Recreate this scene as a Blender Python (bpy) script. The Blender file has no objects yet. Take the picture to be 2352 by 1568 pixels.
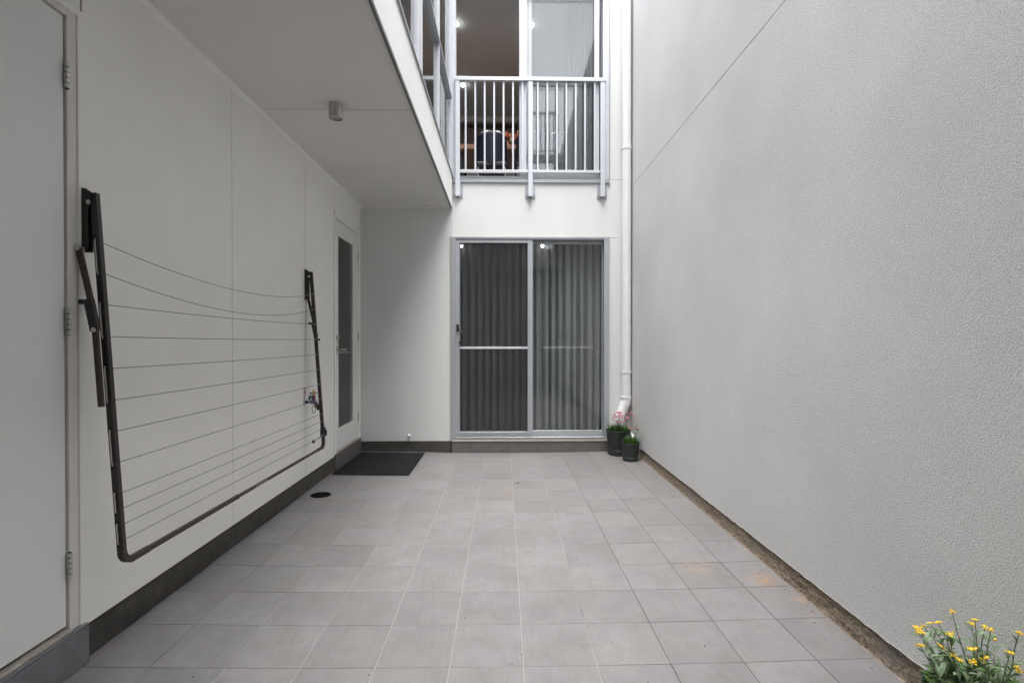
import bpy, bmesh, math, random
from mathutils import Vector, Matrix, Euler, noise
random.seed(7)
R = math.radians
PI = math.pi
S = bpy.context.scene
COL = S.collection

# ------------------------------------------------------------------ camera, sky, sun, exposure
F = 1135.0                      # focal length in units of a 2352-wide picture
PITCH = R(0.35)
YAW = math.atan(19 / F)
CY = 785 + F * math.tan(PITCH)
EYE = 1.32
cam = bpy.data.cameras.new('camera')
cam.sensor_width = 36
cam.lens = F / 2352 * 36
cam.shift_y = (CY - 784) / 2352
cam.clip_start = 0.05
cam.clip_end = 300
co = bpy.data.objects.new('camera', cam)
COL.objects.link(co)
co.location = (0, 0, EYE)
co.rotation_euler = Euler((PI / 2 - PITCH, 0, -YAW), 'XYZ')
S.camera = co

W = bpy.data.worlds.new('World')
S.world = W
W.use_nodes = True
wn = W.node_tree
for n in list(wn.nodes): wn.nodes.remove(n)
wo = wn.nodes.new('ShaderNodeOutputWorld')
wb = wn.nodes.new('ShaderNodeBackground')
ws = wn.nodes.new('ShaderNodeTexSky')
ws.sky_type = 'NISHITA'
ws.sun_disc = False
SUN_EL, SUN_AZ = 79, 160        # azimuth: compass angle, 0 = +y, 90 = +x
ws.sun_elevation = R(SUN_EL)
ws.sun_rotation = R(SUN_AZ)
ws.dust_density = 4
wh = wn.nodes.new('ShaderNodeHueSaturation')
wh.inputs['Saturation'].default_value = 0.2      # overcast: almost no blue left
wn.links.new(ws.outputs[0], wh.inputs['Color'])
wn.links.new(wh.outputs[0], wb.inputs[0])
wb.inputs[1].default_value = 0.15
wn.links.new(wb.outputs[0], wo.inputs[0])

sl = bpy.data.lights.new('sun', 'SUN')
sl.energy = 1.5
sl.angle = R(58)
sl.color = (1.0, 0.985, 0.965)
so = bpy.data.objects.new('sun', sl)
COL.objects.link(so)
sd = Vector((math.cos(R(SUN_EL)) * math.sin(R(SUN_AZ)), math.cos(R(SUN_EL)) * math.cos(R(SUN_AZ)), math.sin(R(SUN_EL))))
so.rotation_euler = sd.to_track_quat('Z', 'Y').to_euler()

vs = S.view_settings
vs.view_transform = 'Standard'
vs.look = 'None'
vs.gamma = 1
vs.use_curve_mapping = False
vs.exposure = 2.40
S.render.engine = 'CYCLES'
cy = S.cycles
cy.max_bounces = 14
cy.diffuse_bounces = 8
cy.glossy_bounces = 5
cy.transmission_bounces = 6
cy.transparent_max_bounces = 24
cy.sample_clamp_indirect = 6
cy.caustics_reflective = False
cy.caustics_refractive = False
cy.use_denoising = True
cy.use_adaptive_sampling = True
cy.adaptive_threshold = 0.015

# ------------------------------------------------------------------ measuring: a picture point on a plane of the place
def ray(px, py):
    a = (px - 1176) / F; c = (CY - py) / F
    y = math.cos(PITCH) + c * math.sin(PITCH); z = -math.sin(PITCH) + c * math.cos(PITCH)
    return Vector((a * math.cos(YAW) + y * math.sin(YAW), y * math.cos(YAW) - a * math.sin(YAW), z))
def on(axis, v, px, py):
    r = ray(px, py); o = (0, 0, EYE)
    t = (v - o[axis]) / r[axis]
    return Vector((0, 0, EYE)) + r * t
def xz(px, py, y=6.0):
    p = on(1, y, px, py); return p.x, p.z

# ------------------------------------------------------------------ materials
MATS = {}
def nd(nt, t, **k):
    n = nt.nodes.new(t)
    for a, b in k.items(): setattr(n, a, b)
    return n
def mat(name, col, rough=0.6, metal=0.0, var=0.0, vscale=4.0, bump=0.0, bscale=60.0, spec=0.5, col2=None, bdist=0.002, stretch=None, detail=3.0):
    if name in MATS: return MATS[name]
    m = bpy.data.materials.new(name); m.use_nodes = True
    nt = m.node_tree; b = nt.nodes['Principled BSDF']
    b.inputs['Base Color'].default_value = (*col, 1)
    b.inputs['Roughness'].default_value = rough
    b.inputs['Metallic'].default_value = metal
    b.inputs['Specular IOR Level'].default_value = spec
    if var or bump:
        g = nd(nt, 'ShaderNodeNewGeometry')
        mp = nd(nt, 'ShaderNodeMapping')
        if stretch: mp.inputs['Scale'].default_value = stretch
        nt.links.new(g.outputs['Position'], mp.inputs['Vector'])
    if var:
        n = nd(nt, 'ShaderNodeTexNoise'); n.inputs['Scale'].default_value = vscale; n.inputs['Detail'].default_value = 6; n.inputs['Roughness'].default_value = .6
        nt.links.new(mp.outputs[0], n.inputs['Vector'])
        r = nd(nt, 'ShaderNodeValToRGB')
        c2 = col2 or tuple(c * (1 - var) for c in col)
        c1 = col if col2 else tuple(min(1, c * (1 + var * .5)) for c in col)
        r.color_ramp.elements[0].position = .32; r.color_ramp.elements[0].color = (*c2, 1)
        r.color_ramp.elements[1].position = .68; r.color_ramp.elements[1].color = (*c1, 1)
        nt.links.new(n.outputs['Fac'], r.inputs[0]); nt.links.new(r.outputs[0], b.inputs['Base Color'])
    if bump:
        n = nd(nt, 'ShaderNodeTexNoise'); n.inputs['Scale'].default_value = bscale; n.inputs['Detail'].default_value = detail
        nt.links.new(mp.outputs[0], n.inputs['Vector'])
        bp = nd(nt, 'ShaderNodeBump'); bp.inputs['Strength'].default_value = bump; bp.inputs['Distance'].default_value = bdist
        nt.links.new(n.outputs['Fac'], bp.inputs['Height']); nt.links.new(bp.outputs[0], b.inputs['Normal'])
    MATS[name] = m
    return m

white = mat('white_painted_sheet', (.84, .83, .80), .55, var=.035, vscale=2.2, bump=.06, bscale=35)
facade_white = mat('white_facade_paint', (.66, .665, .655), .6, var=.05, vscale=1.3, bump=.08, bscale=90, stretch=(1, 1, .35))
soffit_m = mat('white_soffit_sheet', (.74, .725, .70), .6, var=.04, vscale=1.6, bump=.05, bscale=120)
door_m = mat('white_door_paint', (.74, .75, .74), .42, var=.025, vscale=3, bump=.03, bscale=40)
jamb_m = mat('jamb_paint', (.68, .655, .62), .45, var=.05, vscale=6)
grey_dark = mat('dark_gap', (.03, .03, .03), 1.0, spec=0)
alu = mat('silver_powder_coat', (.40, .42, .445), .38, metal=.25, var=.04, vscale=9, bump=.02, bscale=300)
alu_rail = mat('light_silver_powder_coat', (.54, .555, .59), .42, metal=.1, var=.04, vscale=9)
alu_dark = mat('dark_grey_aluminium', (.16, .165, .18), .4, metal=.4)
steel = mat('satin_steel', (.62, .61, .58), .28, metal=.9, var=.12, vscale=30)
lamp_steel = mat('brushed_lamp_steel', (.52, .50, .48), .36, metal=.8, var=.2, vscale=40, stretch=(1, 1, .05))
brown = mat('dark_brown_powder_coat', (.028, .022, .019), .42, var=.25, vscale=25, bump=.05, bscale=250)
rusty = mat('worn_brown_steel', (.035, .024, .018), .5, var=.5, vscale=30, col2=(.05, .034, .025))
black = mat('black_plastic', (.012, .012, .013), .4)
cordm = mat('grey_line_cord', (.20, .195, .185), .6)
cord_l = mat('pale_loop_cord', (.42, .40, .37), .6)
concrete = mat('damp_dark_concrete', (.066, .060, .053), .8, var=.32, vscale=14, bump=.5, bscale=80, bdist=.004)
tile_riser = mat('grey_riser_tile', (.13, .12, .118), .5, var=.18, vscale=14, bump=.12, bscale=120)
tile_riser_dark = mat('slate_riser_tile', (.16, .165, .18), .5, var=.18, vscale=14, bump=.12, bscale=120)
pvc = mat('white_pvc', (.76, .77, .77), .35, var=.03, vscale=8)
sealant = mat('peach_sealant', (.62, .53, .44), .7, var=.2, vscale=12)
potm = mat('dark_green_grey_plastic', (.026, .034, .030), .45, var=.15, vscale=20, bump=.04, bscale=400)
potm2 = mat('deep_green_plastic', (.02, .045, .04), .4, var=.15, vscale=20)
soil = mat('potting_soil', (.035, .022, .015), .95, var=.5, vscale=60, bump=1, bscale=120, bdist=.01)
brass = mat('brass', (.55, .36, .14), .35, metal=.9)
purple = mat('lilac_tap_body', (.11, .08, .17), .4)
red = mat('red_tag', (.28, .015, .02), .5)
green = mat('green_anodised', (.03, .16, .05), .35, metal=.5)
teal = mat('teal_band', (.12, .30, .26), .6)
signw = mat('sign_white', (.72, .70, .68), .4)
signr = mat('sign_red', (.35, .03, .06), .5)
wood = mat('orange_timber', (.42, .21, .12), .45, var=.3, vscale=6, stretch=(1, 12, 12))
leather = mat('navy_leather', (.012, .014, .028), .38, bump=.1, bscale=90)
room_w = mat('room_paint', (.62, .625, .61), .7)
room_c = mat('room_ceiling_paint', (.46, .52, .555), .7, var=.02)
cab_l = mat('pale_cabinet_laminate', (.55, .56, .54), .35)
cab_d = mat('taupe_cabinet_laminate', (.17, .15, .13), .4)
carpet = mat('room_floor', (.20, .195, .185), .7)
opp_w = mat('opposite_facade_paint', (.62, .62, .60), .7, var=.05)
garage = mat('carport_wall_paint', (.30, .29, .28), .8, var=.1)
mat_b = mat('black_rubber', (.009, .009, .010), .8, spec=.2)
vasem = mat('pale_vase', (.35, .38, .38), .15)
coral = mat('coral_petals', (.58, .24, .15), .6, var=.3, vscale=60)
pale_petal = mat('cream_petals', (.6, .55, .42), .6)
leafdry = mat('dry_leaf', (.22, .10, .05), .8)

def translucent_mat(name, col, col2, tr=.3, rough=.5, vscale=40):
    m = bpy.data.materials.new(name); m.use_nodes = True; nt = m.node_tree
    b = nt.nodes['Principled BSDF']; out = nt.nodes['Material Output']
    oi = nd(nt, 'ShaderNodeNewGeometry')
    n = nd(nt, 'ShaderNodeTexNoise'); n.inputs['Scale'].default_value = vscale
    nt.links.new(oi.outputs['Position'], n.inputs['Vector'])
    r = nd(nt, 'ShaderNodeValToRGB')
    r.color_ramp.elements[0].position = .35; r.color_ramp.elements[0].color = (*col, 1)
    r.color_ramp.elements[1].position = .65; r.color_ramp.elements[1].color = (*col2, 1)
    nt.links.new(n.outputs['Fac'], r.inputs[0]); nt.links.new(r.outputs[0], b.inputs['Base Color'])
    b.inputs['Roughness'].default_value = rough
    t = nd(nt, 'ShaderNodeBsdfTranslucent'); nt.links.new(r.outputs[0], t.inputs[0])
    mx = nd(nt, 'ShaderNodeMixShader'); mx.inputs[0].default_value = tr
    nt.links.new(b.outputs[0], mx.inputs[1]); nt.links.new(t.outputs[0], mx.inputs[2]); nt.links.new(mx.outputs[0], out.inputs[0])
    return m
leaf_silver = translucent_mat('silvery_green_leaf', (.10, .17, .08), (.24, .31, .19), .25)
leaf_green = translucent_mat('mid_green_leaf', (.08, .16, .04), (.17, .28, .09), .3)
leaf_dark = translucent_mat('dark_green_blade', (.03, .09, .02), (.09, .2, .04), .3)
stem_m = mat('silvery_stem', (.20, .22, .15), .7, var=.3, vscale=80)
stem_g = mat('thin_green_stem', (.09, .13, .05), .7)
yellow = mat('golden_petals', (.88, .58, .02), .6, var=.3, vscale=150)
pink = mat('pink_petals', (.75, .22, .34), .6, var=.4, vscale=150)
faded = mat('faded_petals', (.42, .26, .18), .7, var=.3, vscale=150)

def glass_mat(name, ior=1.88, tint=(.90, .915, .915)):
    m = bpy.data.materials.new(name); m.use_nodes = True; nt = m.node_tree
    for n in list(nt.nodes): nt.nodes.remove(n)
    out = nd(nt, 'ShaderNodeOutputMaterial')
    tr = nd(nt, 'ShaderNodeBsdfTransparent'); tr.inputs[0].default_value = (*tint, 1)
    gl = nd(nt, 'ShaderNodeBsdfGlossy'); gl.inputs['Roughness'].default_value = .012
    fr = nd(nt, 'ShaderNodeFresnel'); fr.inputs[0].default_value = ior
    ge = nd(nt, 'ShaderNodeNewGeometry')
    iv = nd(nt, 'ShaderNodeMath', operation='SUBTRACT'); iv.inputs[0].default_value = 1
    mu = nd(nt, 'ShaderNodeMath', operation='MULTIPLY')
    nt.links.new(ge.outputs['Backfacing'], iv.inputs[1]); nt.links.new(iv.outputs[0], mu.inputs[0]); nt.links.new(fr.outputs[0], mu.inputs[1])
    mx = nd(nt, 'ShaderNodeMixShader')
    nt.links.new(mu.outputs[0], mx.inputs[0]); nt.links.new(tr.outputs[0], mx.inputs[1]); nt.links.new(gl.outputs[0], mx.inputs[2])
    nt.links.new(mx.outputs[0], out.inputs[0])
    # faint waviness of toughened glass
    n = nd(nt, 'ShaderNodeTexNoise'); n.inputs['Scale'].default_value = 2.5
    nt.links.new(ge.outputs['Position'], n.inputs['Vector'])
    bp = nd(nt, 'ShaderNodeBump'); bp.inputs['Strength'].default_value = .05; bp.inputs['Distance'].default_value = .01
    nt.links.new(n.outputs['Fac'], bp.inputs['Height']); nt.links.new(bp.outputs[0], gl.inputs['Normal'])
    return m
glass = glass_mat('window_glass')

def screen_mat():
    m = bpy.data.materials.new('fly_screen_mesh'); m.use_nodes = True; nt = m.node_tree
    b = nt.nodes['Principled BSDF']; out = nt.nodes['Material Output']
    b.inputs['Base Color'].default_value = (.02, .02, .022, 1); b.inputs['Roughness'].default_value = .6
    tr = nd(nt, 'ShaderNodeBsdfTransparent')
    mx = nd(nt, 'ShaderNodeMixShader'); mx.inputs[0].default_value = .27
    nt.links.new(tr.outputs[0], mx.inputs[1]); nt.links.new(b.outputs[0], mx.inputs[2]); nt.links.new(mx.outputs[0], out.inputs[0])
    return m
screen = screen_mat()

def curtain_mat(name, col, tr):
    m = bpy.data.materials.new(name); m.use_nodes = True; nt = m.node_tree
    b = nt.nodes['Principled BSDF']; out = nt.nodes['Material Output']
    g = nd(nt, 'ShaderNodeNewGeometry')
    n = nd(nt, 'ShaderNodeTexNoise'); n.inputs['Scale'].default_value = 260
    nt.links.new(g.outputs['Position'], n.inputs['Vector'])
    r = nd(nt, 'ShaderNodeValToRGB')
    r.color_ramp.elements[0].color = (*[c * .75 for c in col], 1); r.color_ramp.elements[1].color = (*[c * 1.25 for c in col], 1)
    nt.links.new(n.outputs['Fac'], r.inputs[0]); nt.links.new(r.outputs[0], b.inputs['Base Color'])
    b.inputs['Roughness'].default_value = .85
    t = nd(nt, 'ShaderNodeBsdfTransparent')
    mx = nd(nt, 'ShaderNodeMixShader'); mx.inputs[0].default_value = tr
    nt.links.new(b.outputs[0], mx.inputs[1]); nt.links.new(t.outputs[0], mx.inputs[2]); nt.links.new(mx.outputs[0], out.inputs[0])
    return m
curt = curtain_mat('grey_curtain_fabric', (.29, .295, .295), 0.0)
curt_up = curtain_mat('grey_sheer_fabric', (.20, .20, .21), .05)
sheer = curtain_mat('light_sheer_fabric', (.42, .44, .46), .62)

def emit_mat(name, col, s):
    m = bpy.data.materials.new(name); m.use_nodes = True
    b = m.node_tree.nodes['Principled BSDF']
    b.inputs['Base Color'].default_value = (.8, .8, .8, 1)
    b.inputs['Emission Color'].default_value = (*col, 1); b.inputs['Emission Strength'].default_value = s
    return m
lit = emit_mat('lit_downlight', (1, .96, .9), 14)
lit_low = emit_mat('reflected_lamp_glow', (1, .97, .92), 4)
lens = mat('unlit_lamp_glass', (.5, .49, .47), .25)

def tile_mat():
    m = bpy.data.materials.new('grey_porcelain_tile'); m.use_nodes = True; nt = m.node_tree
    b = nt.nodes['Principled BSDF']; L = nt.links.new
    g = nd(nt, 'ShaderNodeNewGeometry'); oi = nd(nt, 'ShaderNodeObjectInfo')
    # offset the pattern per tile so that no two tiles match
    cmb = nd(nt, 'ShaderNodeCombineXYZ'); mm = nd(nt, 'ShaderNodeMath', operation='MULTIPLY'); mm.inputs[1].default_value = 37
    L(oi.outputs['Random'], mm.inputs[0]); L(mm.outputs[0], cmb.inputs[2]); L(mm.outputs[0], cmb.inputs[0])
    ad = nd(nt, 'ShaderNodeVectorMath', operation='ADD'); L(g.outputs['Position'], ad.inputs[0]); L(cmb.outputs[0], ad.inputs[1])
    n1 = nd(nt, 'ShaderNodeTexNoise'); n1.inputs['Scale'].default_value = 7; n1.inputs['Detail'].default_value = 8; n1.inputs['Roughness'].default_value = .65
    L(ad.outputs[0], n1.inputs['Vector'])
    r1 = nd(nt, 'ShaderNodeValToRGB')
    r1.color_ramp.elements[0].position = .3; r1.color_ramp.elements[0].color = (.143, .139, .139, 1)
    r1.color_ramp.elements[1].position = .7; r1.color_ramp.elements[1].color = (.192, .188, .189, 1)
    L(n1.outputs['Fac'], r1.inputs[0])
    # slanting brushed grain
    mp = nd(nt, 'ShaderNodeMapping'); mp.inputs['Rotation'].default_value = (0, 0, R(35)); mp.inputs['Scale'].default_value = (90, 5, 5)
    L(ad.outputs[0], mp.inputs['Vector'])
    n2 = nd(nt, 'ShaderNodeTexNoise'); n2.inputs['Scale'].default_value = 1; n2.inputs['Detail'].default_value = 4; L(mp.outputs[0], n2.inputs['Vector'])
    mg = nd(nt, 'ShaderNodeMapRange'); mg.inputs['From Min'].default_value = .3; mg.inputs['From Max'].default_value = .7; mg.inputs['To Min'].default_value = .94; mg.inputs['To Max'].default_value = 1.05
    L(n2.outputs['Fac'], mg.inputs['Value'])
    fine = nd(nt, 'ShaderNodeTexNoise'); fine.inputs['Scale'].default_value = 420; L(g.outputs['Position'], fine.inputs['Vector'])
    mf = nd(nt, 'ShaderNodeMapRange'); mf.inputs['From Min'].default_value = .3; mf.inputs['From Max'].default_value = .7; mf.inputs['To Min'].default_value = .90; mf.inputs['To Max'].default_value = 1.1
    L(fine.outputs['Fac'], mf.inputs['Value'])
    rt = nd(nt, 'ShaderNodeMapRange'); rt.inputs['To Min'].default_value = .93; rt.inputs['To Max'].default_value = 1.06; L(oi.outputs['Random'], rt.inputs['Value'])
    a1 = nd(nt, 'ShaderNodeMath', operation='MULTIPLY'); L(mg.outputs[0], a1.inputs[0]); L(mf.outputs[0], a1.inputs[1])
    a2 = nd(nt, 'ShaderNodeMath', operation='MULTIPLY'); L(a1.outputs[0], a2.inputs[0]); L(rt.outputs[0], a2.inputs[1])
    sc = nd(nt, 'ShaderNodeVectorMath', operation='SCALE'); L(r1.outputs[0], sc.inputs[0]); L(a2.outputs[0], sc.inputs['Scale'])
    # world-space dirt: brown smudges and grey scuffs
    cur = sc.outputs[0]
    def smudge(scale, lo, hi, colr, amt, seed):
        nonlocal cur
        mq = nd(nt, 'ShaderNodeMapping'); mq.inputs['Location'].default_value = (seed, seed * 2, 0); L(g.outputs['Position'], mq.inputs['Vector'])
        n = nd(nt, 'ShaderNodeTexNoise'); n.inputs['Scale'].default_value = scale; n.inputs['Detail'].default_value = 7; n.inputs['Roughness'].default_value = .68; L(mq.outputs[0], n.inputs['Vector'])
        k = nd(nt, 'ShaderNodeMapRange'); k.inputs['From Min'].default_value = lo; k.inputs['From Max'].default_value = hi; k.inputs['To Max'].default_value = amt; L(n.outputs['Fac'], k.inputs['Value'])
        x = nd(nt, 'ShaderNodeMix', data_type='RGBA'); L(k.outputs[0], x.inputs['Factor']); L(cur, x.inputs['A']); x.inputs['B'].default_value = (*colr, 1)
        cur = x.outputs['Result']
    smudge(1.7, .50, .72, (.175, .152, .135), .6, 3.3)
    smudge(8, .60, .74, (.135, .10, .075), .65, 11.7)
    smudge(30, .68, .76, (.09, .075, .06), .6, 5.1)
    smudge(4, .55, .72, (.125, .122, .12), .5, 23.1)
    def spot(x0, y0, rad, colr, amt, s=26):
        nonlocal cur
        d = nd(nt, 'ShaderNodeVectorMath', operation='DISTANCE'); L(g.outputs['Position'], d.inputs[0]); d.inputs[1].default_value = (x0, y0, 0)
        k = nd(nt, 'ShaderNodeMapRange'); k.inputs['From Min'].default_value = rad; k.inputs['From Max'].default_value = rad * .45; L(d.outputs['Value'], k.inputs['Value'])
        n = nd(nt, 'ShaderNodeTexNoise'); n.inputs['Scale'].default_value = s; n.inputs['Detail'].default_value = 6; n.inputs['Roughness'].default_value = .7; L(g.outputs['Position'], n.inputs['Vector'])
        q = nd(nt, 'ShaderNodeMapRange'); q.inputs['From Min'].default_value = .44; q.inputs['From Max'].default_value = .58; q.inputs['To Max'].default_value = amt; L(n.outputs['Fac'], q.inputs['Value'])
        u = nd(nt, 'ShaderNodeMath', operation='MULTIPLY'); L(k.outputs[0], u.inputs[0]); L(q.outputs[0], u.inputs[1])
        x = nd(nt, 'ShaderNodeMix', data_type='RGBA'); L(u.outputs[0], x.inputs['Factor']); L(cur, x.inputs['A']); x.inputs['B'].default_value = (*colr, 1)
        cur = x.outputs['Result']
    for (px, py, rad, c, a) in [(1752, 1333, .10, (.34, .19, .10), .8), (1832, 1380, .05, (.34, .20, .11), .6), (1600, 1300, .13, (.26, .20, .15), .6),
                                (1415, 1500, .13, (.20, .195, .19), .8), (1375, 1412, .10, (.19, .185, .18), .7), (676, 1468, .06, (.17, .13, .10), .7),
                                (665, 1345, .07, (.21, .155, .12), .55), (1195, 1300, .12, (.26, .22, .18), .35), (1870, 1420, .09, (.26, .21, .17), .4)]:
        p = on(2, -.01, px, py); spot(p.x, p.y, rad, c, a)
    L(cur, b.inputs['Base Color'])
    b.inputs['Roughness'].default_value = .5
    rr = nd(nt, 'ShaderNodeMapRange'); rr.inputs['To Min'].default_value = .42; rr.inputs['To Max'].default_value = .62; L(n1.outputs['Fac'], rr.inputs['Value']); L(rr.outputs[0], b.inputs['Roughness'])
    bp = nd(nt, 'ShaderNodeBump'); bp.inputs['Strength'].default_value = .22; bp.inputs['Distance'].default_value = .0012
    am = nd(nt, 'ShaderNodeMath', operation='ADD'); L(n2.outputs['Fac'], am.inputs[0]); L(fine.outputs['Fac'], am.inputs[1])
    L(am.outputs[0], bp.inputs['Height']); L(bp.outputs[0], b.inputs['Normal'])
    return m
tile_m = tile_mat()

def grout_mat():
    m = bpy.data.materials.new('patchy_grout'); m.use_nodes = True; nt = m.node_tree
    b = nt.nodes['Principled BSDF']; L = nt.links.new
    g = nd(nt, 'ShaderNodeNewGeometry'); sp = nd(nt, 'ShaderNodeSeparateXYZ'); L(g.outputs['Position'], sp.inputs[0])
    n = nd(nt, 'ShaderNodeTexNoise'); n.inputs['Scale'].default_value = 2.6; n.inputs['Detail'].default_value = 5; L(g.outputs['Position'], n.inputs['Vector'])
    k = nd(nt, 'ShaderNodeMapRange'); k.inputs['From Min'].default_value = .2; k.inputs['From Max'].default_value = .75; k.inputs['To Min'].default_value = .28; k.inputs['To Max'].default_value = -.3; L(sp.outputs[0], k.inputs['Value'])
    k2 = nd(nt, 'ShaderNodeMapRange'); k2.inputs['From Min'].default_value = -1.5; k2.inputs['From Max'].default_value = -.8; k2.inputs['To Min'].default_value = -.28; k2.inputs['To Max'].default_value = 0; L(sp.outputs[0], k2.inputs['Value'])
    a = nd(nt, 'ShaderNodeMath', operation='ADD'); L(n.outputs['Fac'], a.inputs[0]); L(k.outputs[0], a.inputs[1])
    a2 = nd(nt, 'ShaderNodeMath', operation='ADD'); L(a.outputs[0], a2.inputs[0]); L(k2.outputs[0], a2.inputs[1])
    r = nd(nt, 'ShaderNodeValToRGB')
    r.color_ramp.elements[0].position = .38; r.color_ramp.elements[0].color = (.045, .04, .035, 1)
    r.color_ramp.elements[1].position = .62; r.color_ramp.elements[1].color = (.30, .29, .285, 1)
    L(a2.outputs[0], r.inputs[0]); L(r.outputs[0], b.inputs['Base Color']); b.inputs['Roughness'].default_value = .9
    return m
grout_m = grout_mat()

def render_mat():
    m = bpy.data.materials.new('grey_textured_render'); m.use_nodes = True; nt = m.node_tree
    b = nt.nodes['Principled BSDF']; L = nt.links.new
    g = nd(nt, 'ShaderNodeNewGeometry')
    n = nd(nt, 'ShaderNodeTexNoise'); n.inputs['Scale'].default_value = 1.1; n.inputs['Detail'].default_value = 7; L(g.outputs['Position'], n.inputs['Vector'])
    r = nd(nt, 'ShaderNodeValToRGB')
    r.color_ramp.elements[0].position = .3; r.color_ramp.elements[0].color = (.655, .655, .65, 1)
    r.color_ramp.elements[1].position = .7; r.color_ramp.elements[1].color = (.72, .72, .715, 1)
    L(n.outputs['Fac'], r.inputs[0])
    mp = nd(nt, 'ShaderNodeMapping'); mp.inputs['Scale'].default_value = (1, 1, 1.35); mp.inputs['Rotation'].default_value = (R(20), 0, 0); L(g.outputs['Position'], mp.inputs['Vector'])
    h = nd(nt, 'ShaderNodeTexNoise'); h.inputs['Scale'].default_value = 200; h.inputs['Detail'].default_value = 2.5; h.inputs['Roughness'].default_value = .55; L(mp.outputs[0], h.inputs['Vector'])
    h2 = nd(nt, 'ShaderNodeTexNoise'); h2.inputs['Scale'].default_value = 125; h2.inputs['Detail'].default_value = 1; L(mp.outputs[0], h2.inputs['Vector'])
    ad = nd(nt, 'ShaderNodeMath', operation='MULTIPLY_ADD'); L(h2.outputs['Fac'], ad.inputs[0]); ad.inputs[1].default_value = .5; L(h.outputs['Fac'], ad.inputs[2])
    bp = nd(nt, 'ShaderNodeBump'); bp.inputs['Strength'].default_value = 1.0; bp.inputs['Distance'].default_value = .0048
    L(ad.outputs[0], bp.inputs['Height']); L(bp.outputs[0], b.inputs['Normal'])
    # stipple shading put into the colour: pits darker, peaks lighter
    dm = nd(nt, 'ShaderNodeMapRange'); dm.inputs['From Min'].default_value = .55; dm.inputs['From Max'].default_value = .95; dm.inputs['To Min'].default_value = .80; dm.inputs['To Max'].default_value = 1.12
    L(ad.outputs[0], dm.inputs['Value'])
    dn = nd(nt, 'ShaderNodeTexNoise'); dn.inputs['Scale'].default_value = .55; dn.inputs['Detail'].default_value = 9; dn.inputs['Roughness'].default_value = .62; L(g.outputs['Position'], dn.inputs['Vector'])
    d2 = nd(nt, 'ShaderNodeMapRange'); d2.inputs['From Min'].default_value = .3; d2.inputs['From Max'].default_value = .7; d2.inputs['To Min'].default_value = .95; d2.inputs['To Max'].default_value = 1.03; L(dn.outputs['Fac'], d2.inputs['Value'])
    d3 = nd(nt, 'ShaderNodeMath', operation='MULTIPLY'); L(dm.outputs[0], d3.inputs[0]); L(d2.outputs[0], d3.inputs[1])
    ds = nd(nt, 'ShaderNodeVectorMath', operation='SCALE'); L(r.outputs[0], ds.inputs[0]); L(d3.outputs[0], ds.inputs['Scale'])
    L(ds.outputs[0], b.inputs['Base Color']); b.inputs['Roughness'].default_value = .85
    return m
render_m = render_mat()

def rough_mat():
    m = bpy.data.materials.new('rough_brown_membrane'); m.use_nodes = True; nt = m.node_tree
    b = nt.nodes['Principled BSDF']; L = nt.links.new
    g = nd(nt, 'ShaderNodeNewGeometry')
    mp = nd(nt, 'ShaderNodeMapping'); mp.inputs['Scale'].default_value = (1, .28, 1.9); mp.inputs['Rotation'].default_value = (R(-16), 0, 0); L(g.outputs['Position'], mp.inputs['Vector'])
    n = nd(nt, 'ShaderNodeTexNoise'); n.inputs['Scale'].default_value = 30; n.inputs['Detail'].default_value = 4; n.inputs['Distortion'].default_value = 1.5; L(mp.outputs[0], n.inputs['Vector'])
    p = nd(nt, 'ShaderNodeMath', operation='PINGPONG'); p.inputs[1].default_value = .08; L(n.outputs['Fac'], p.inputs[0])
    r = nd(nt, 'ShaderNodeValToRGB')  # relief contrast put into the colour: grooves dark, ridges light
    r.color_ramp.elements[0].position = .0; r.color_ramp.elements[0].color = (.035, .024, .015, 1)
    r.color_ramp.elements[1].position = .06; r.color_ramp.elements[1].color = (.42, .34, .25, 1)
    L(p.outputs[0], r.inputs[0])
    n2 = nd(nt, 'ShaderNodeTexNoise'); n2.inputs['Scale'].default_value = 3.5; n2.inputs['Detail'].default_value = 5; L(g.outputs['Position'], n2.inputs['Vector'])
    k = nd(nt, 'ShaderNodeMapRange'); k.inputs['From Min'].default_value = .58; k.inputs['From Max'].default_value = .72; k.inputs['To Max'].default_value = .55; L(n2.outputs['Fac'], k.inputs['Value'])
    x = nd(nt, 'ShaderNodeMix', data_type='RGBA'); L(k.outputs[0], x.inputs['Factor']); L(r.outputs[0], x.inputs['A']); x.inputs['B'].default_value = (.22, .215, .21, 1)
    L(x.outputs['Result'], b.inputs['Base Color']); b.inputs['Roughness'].default_value = .6
    bp = nd(nt, 'ShaderNodeBump'); bp.inputs['Strength'].default_value = 1.0; bp.inputs['Distance'].default_value = .02
    L(p.outputs[0], bp.inputs['Height']); L(bp.outputs[0], b.inputs['Normal'])
    return m
rough_m = rough_mat()

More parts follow.
